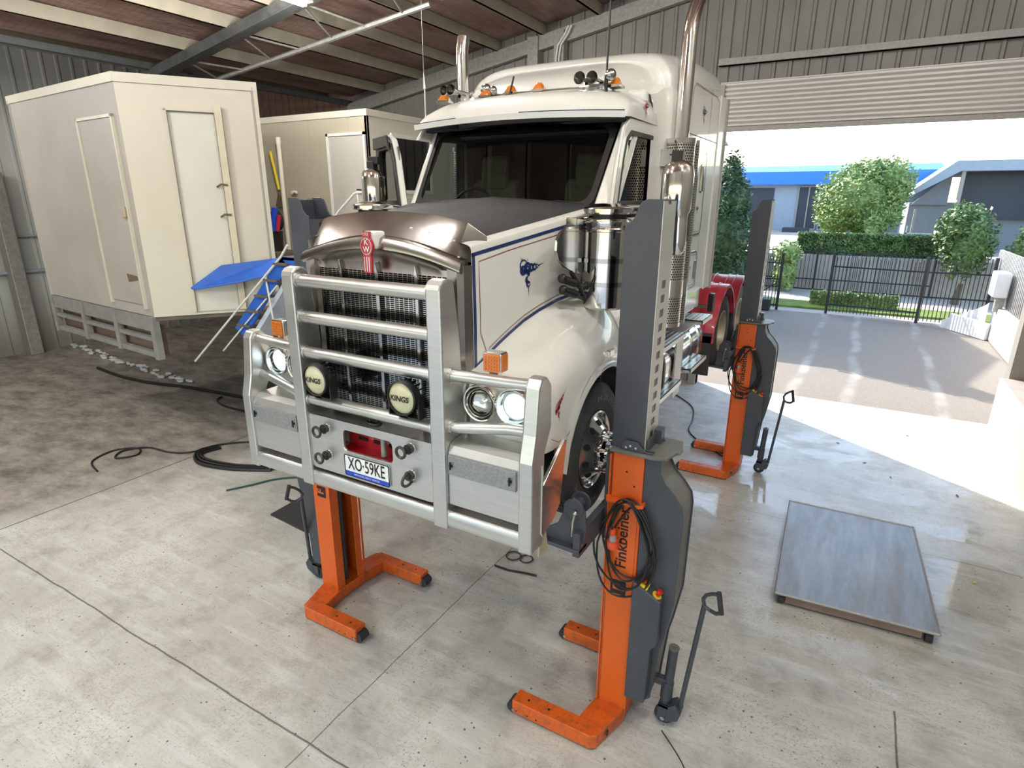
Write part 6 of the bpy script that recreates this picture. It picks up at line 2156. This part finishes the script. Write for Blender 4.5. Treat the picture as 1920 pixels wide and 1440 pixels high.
foliage('spreading_shrub', [(8.2, 29, 2.0, 0.75, 1.2), (9.1, 29, 2.6, 0.8, 1.2)], 'leaf_mid', 'wide shrub at the far right of the gate', 2600, 0.10, 0.8)
foliage('young_shrub', [(3.0, 32.5, 2.6, 0.4, 0.72), (3.0, 32.5, 2.0, 0.35, 0.45)], 'leaf_light', 'small pale shrub rising above the middle of the hedge', 900, 0.10)
foliage('yellow_shrub', [(-0.2, 30.2, 0.7, 0.5, 0.75), (-0.2, 30.2, 1.7, 0.6, 0.5)], 'leaf_light', 'yellow-green low shrub behind the fence left of the hedge', 900, 0.09)
random.seed(4)
hm = MB()
hm.box(0.1, 5.4, 32.0, 32.7, 1.2, 2.42)
for _ in range(9000):
    x, y, z = random.uniform(0.0, 5.5), random.uniform(31.85, 32.8), random.uniform(1.45, 2.55)
    if random.random() < .6:
        y = 31.93 + random.uniform(-.12, .05)
    c = Vector((x, y, z))
    u = Vector((random.gauss(0, 1), random.gauss(0, 1), random.gauss(0, 1))).normalized()
    w = u.orthogonal().normalized()
    s = 0.08 * random.uniform(.6, 1.3)
    hm.add([c - u * s, c + w * s * .6, c + u * s, c - w * s * .6], [(0, 1, 2, 3)])
o = hm.build('hedge', 'leaf_mid')
tag(o, 'clipped green hedge on the bank behind the black gate', 'hedge')
hm = MB().box(1.3, 4.1, 26.5, 26.9, 0.032, 0.45)
for _ in range(3500):
    c = Vector((random.uniform(1.2, 4.2), random.choice((26.45, random.uniform(26.4, 27.0))), random.uniform(0.06, 0.55)))
    u = Vector((random.gauss(0, 1), random.gauss(0, 1), random.gauss(0, 1))).normalized()
    w = u.orthogonal().normalized()
    s = 0.05 * random.uniform(.6, 1.3)
    hm.add([c - u * s, c + w * s * .6, c + u * s, c - w * s * .6], [(0, 1, 2, 3)])
tag(hm.build('low_hedge', 'leaf_light'), 'knee-high pale hedge strip seen through the gate bars', 'hedge')
o = box(-3.2, 12, 25.6, 27.3, -0.05, 0.03).build('grass_verge', 'grass')
tag(o, 'grass verge between the fence and the hedge', 'grass', kind='stuff')

# fences and gate
def fence(name, label, cat, x0, x1, y0, y1, zt, zr, post_x=(), wob=0.0, pitch=0.11):
    r = thing(name, label, cat, (x0, y0, 0))
    L_ = math.hypot(x1 - x0, y1 - y0)
    n = int(L_ / pitch)
    m = MB()
    for i in range(n + 1):
        t_ = i / n
        x, y = x0 + (x1 - x0) * t_, y0 + (y1 - y0) * t_
        zz = zt + random.uniform(-wob, wob)
        m.box(x - 0.012, x + 0.012, y - 0.012, y + 0.012, 0.08, zz)
    m.build('pickets', 'fence_black', r)
    m = MB()
    for z in zr:
        m.tube([(x0, y0, z), (x1, y1, z)], 0.028, 6)
    m.build('rail', 'fence_black', r)
    for t_ in post_x:
        x, y = x0 + (x1 - x0) * t_, y0 + (y1 - y0) * t_
        MB().box(x - 0.045, x + 0.045, y - 0.045, y + 0.045, 0, zt + 0.12).build('post', 'fence_black', r)
    return r


random.seed(9)
fa = fence('steel_fence', 'black steel picket fence left of the gateway, half hidden by the grey mast', 'fence', -3.0, 0.22, 24.5, 24.5, 2.0, (0.18, 1.15, 1.75), (0.0, 0.5, 1.0))
MB().tube([(-0.9, 24.45, 0.2), (0.2, 24.45, 1.1)], 0.02, 6).build('brace', 'fence_black', fa)
fence('sliding_gate', 'black steel gate with one tall post across the driveway', 'gate', 1.9, 4.68, 24.6, 24.2, 2.1, (0.35, 1.72), (0.0, 1.0), 0.08)
fence('steel_fence', 'black steel picket fence right of the gate post', 'fence', 4.75, 6.5, 24.2, 24.3, 2.15, (0.9, 1.72), (1.0,), 0.08)
fence('road_fence', 'low black railing on the far side of the road, above the hedge', 'fence', -3.5, 5.5, 31.0, 31.0, 1.9, (0.5, 1.75), (0, .5, 1), 0, 0.16)
gmr = thing('gate_motor', 'small black and green gate motor at the foot of the fence', 'motor', (-0.12, 24.2, 0))
MB().box(-0.30, 0.02, 24.1, 24.35, 0, 0.42).build('motor_case', 'bin_body', gmr, bevel=0.04)
MB().box(-0.32, -0.25, 24.08, 24.36, 0, 0.46).build('motor_trim', 'hose_green', gmr, bevel=0.02)

# retaining wall and fence on the right of the yard
o = MB().box(6.4, 6.6, YB + 0.3, 22.6, 0, 1.0).build('retaining_wall', 'white_block', bevel=0.02)
struct(o)
cf = corrugated(YB + 0.3, 25.0, lambda q: 2.5, 1.0, 0, pitch=0.2)
cf.v = [(6.62 + y, x, z) for x, y, z in cf.v]
o = cf.build('boundary_fence', 'cladding_pale')
tag(o, 'pale corrugated fence standing on the low wall right of the yard', 'fence')
rows = []
for i in range(9):
    a = PI / 2 * i / 8
    rows.append([Vector((6.4 - 0.9 + 0.9 * math.sin(a) - 0.15, 23.8 - 1.4 * (1 - math.cos(a)), z)) for z in (0, 0.25 + 0.85 * (i / 8))])
o = MB().loft(rows, False, open_ring=True).prism([(5.5, 23.6), (6.3, 22.2), (6.38, 22.25), (5.6, 23.75)], 'z', 0, 0.5).build('kerb_block', 'white_block')
tag(o, 'pale curved kerb block at the end of the low wall', 'block')
o = MB().box(6.15, 6.5, 21.6, 22.4, 1.35, 2.05).build('meter_box', 'white_block', bevel=0.04)
tag(o, 'white box on the corrugated fence by the gate', 'box')
MB().box(6.3, 6.5, 21.9, 22.1, 0.9, 1.36).build('box_post', 'galv', o)

# blue-roofed building across the road
BB = thing('blue_roof_building', 'low grey building with a bright blue roof across the road', 'building', (-3, 46, 0))
MB().box(-12, 6.0, 45, 52, 0, 4.95).build('wall', 'far_wall_grey', BB)
m = MB().prism([(44.2, 4.95), (44.2, 5.75), (48.5, 6.3), (52.6, 5.75), (52.6, 4.95)], 'x', -12.3, 6.3)
m.build('roof', 'blue_roof', BB)
for x0, x1, z0, z1, nm in ((-5.2, -2.95, 1.9, 4.75, 'roller_opening'), (-1.4, -0.25, 2.2, 4.8, 'window'), (0.0, 1.1, 2.2, 4.8, 'window')):
    w_ = MB().box(x0, x1, 44.93, 44.99, z0, z1).build(nm, 'far_dark', BB)
    if nm == 'window':
        MB().ring([(x0 - .08, z0 - .08), (x1 + .08, z0 - .08), (x1 + .08, z1 + .08), (x0 - .08, z1 + .08)], [(x0, z0), (x1, z0), (x1, z1), (x0, z1)], 'y', 44.88, 44.95).box((x0 + x1) / 2 - .04, (x0 + x1) / 2 + .04, 44.88, 44.95, z0, z1).build('window_frame', 'render_cream', w_)
o = MB().box(-1.9, -0.4, 42.5, 43.6, 1.3, 2.3).box(-1.9, -1.8, 42.5, 43.6, 0, 1.3).box(-0.5, -0.4, 42.5, 43.6, 0, 1.3).build('parked_trailer', 'far_dark')
tag(o, 'dark covered trailer parked before the blue-roofed building', 'trailer')
# grey shed on the right
GB = thing('grey_shed', 'grey shed with a sloping roof at the far right across the road', 'building', (10, 37, 0))
MB().box(4.4, 20, 36.2, 44, 0, 3.9).build('wall', 'far_shed', GB)
MB().prism([(4.4, 4.5), (5.9, 5.75), (20, 5.75), (20, 5.3), (6.1, 5.3), (4.5, 4.3)], 'y', 35.0, 44.3).build('roof', 'far_wall_grey', GB)
MB().prism([(4.45, 3.8), (5.9, 5.3), (5.9, 3.8)], 'y', 36.0, 36.2).build('gable', 'far_shed', GB)
MB().box(6.3, 20, 35.9, 36.15, 3.2, 5.28).build('open_front', 'far_dark', GB)
MB().box(6.15, 6.3, 35.1, 35.3, 0, 5.3).box(9.2, 9.35, 35.1, 35.3, 0, 5.3).box(4.6, 4.7, 35.1, 35.3, 0, 3.6).build('veranda_post', 'render_cream', GB)
o = MB().box(4.3, 4.36, 33, 33.06, 1.0, 2.9).box(5.9, 5.96, 33, 33.06, 1.0, 2.6).box(4.3, 6.0, 33, 33.05, 1.9, 1.96).box(4.3, 6.0, 33, 33.05, 2.55, 2.6).box(4.3, 6.2, 32.9, 34.0, 1.4, 1.5).build('site_railing', 'rail_white')
tag(o, 'white railing in front of the grey shed', 'railing')
o = MB().prism([(31.5, 0), (31.5, 1.55), (44, 2.1), (60, 2.1), (60, 0)], 'x', -30, 40).build('raised_ground', 'road_pale')
struct(o)
# neighbouring building that shades the yard, hidden behind the workshop wall
NB = thing('neighbour_building', 'tall neighbouring building beyond the back wall of the workshop', 'building', (-11, 27, 0))
MB().box(-20, -3.6, 22.9, 30.5, 0, 6.4).build('wall', 'far_wall_grey', NB)
MB().prism([(22.6, 6.4), (26.7, 7.2), (30.8, 6.4)], 'x', -20.3, -3.4).build('roof', 'far_shed', NB)
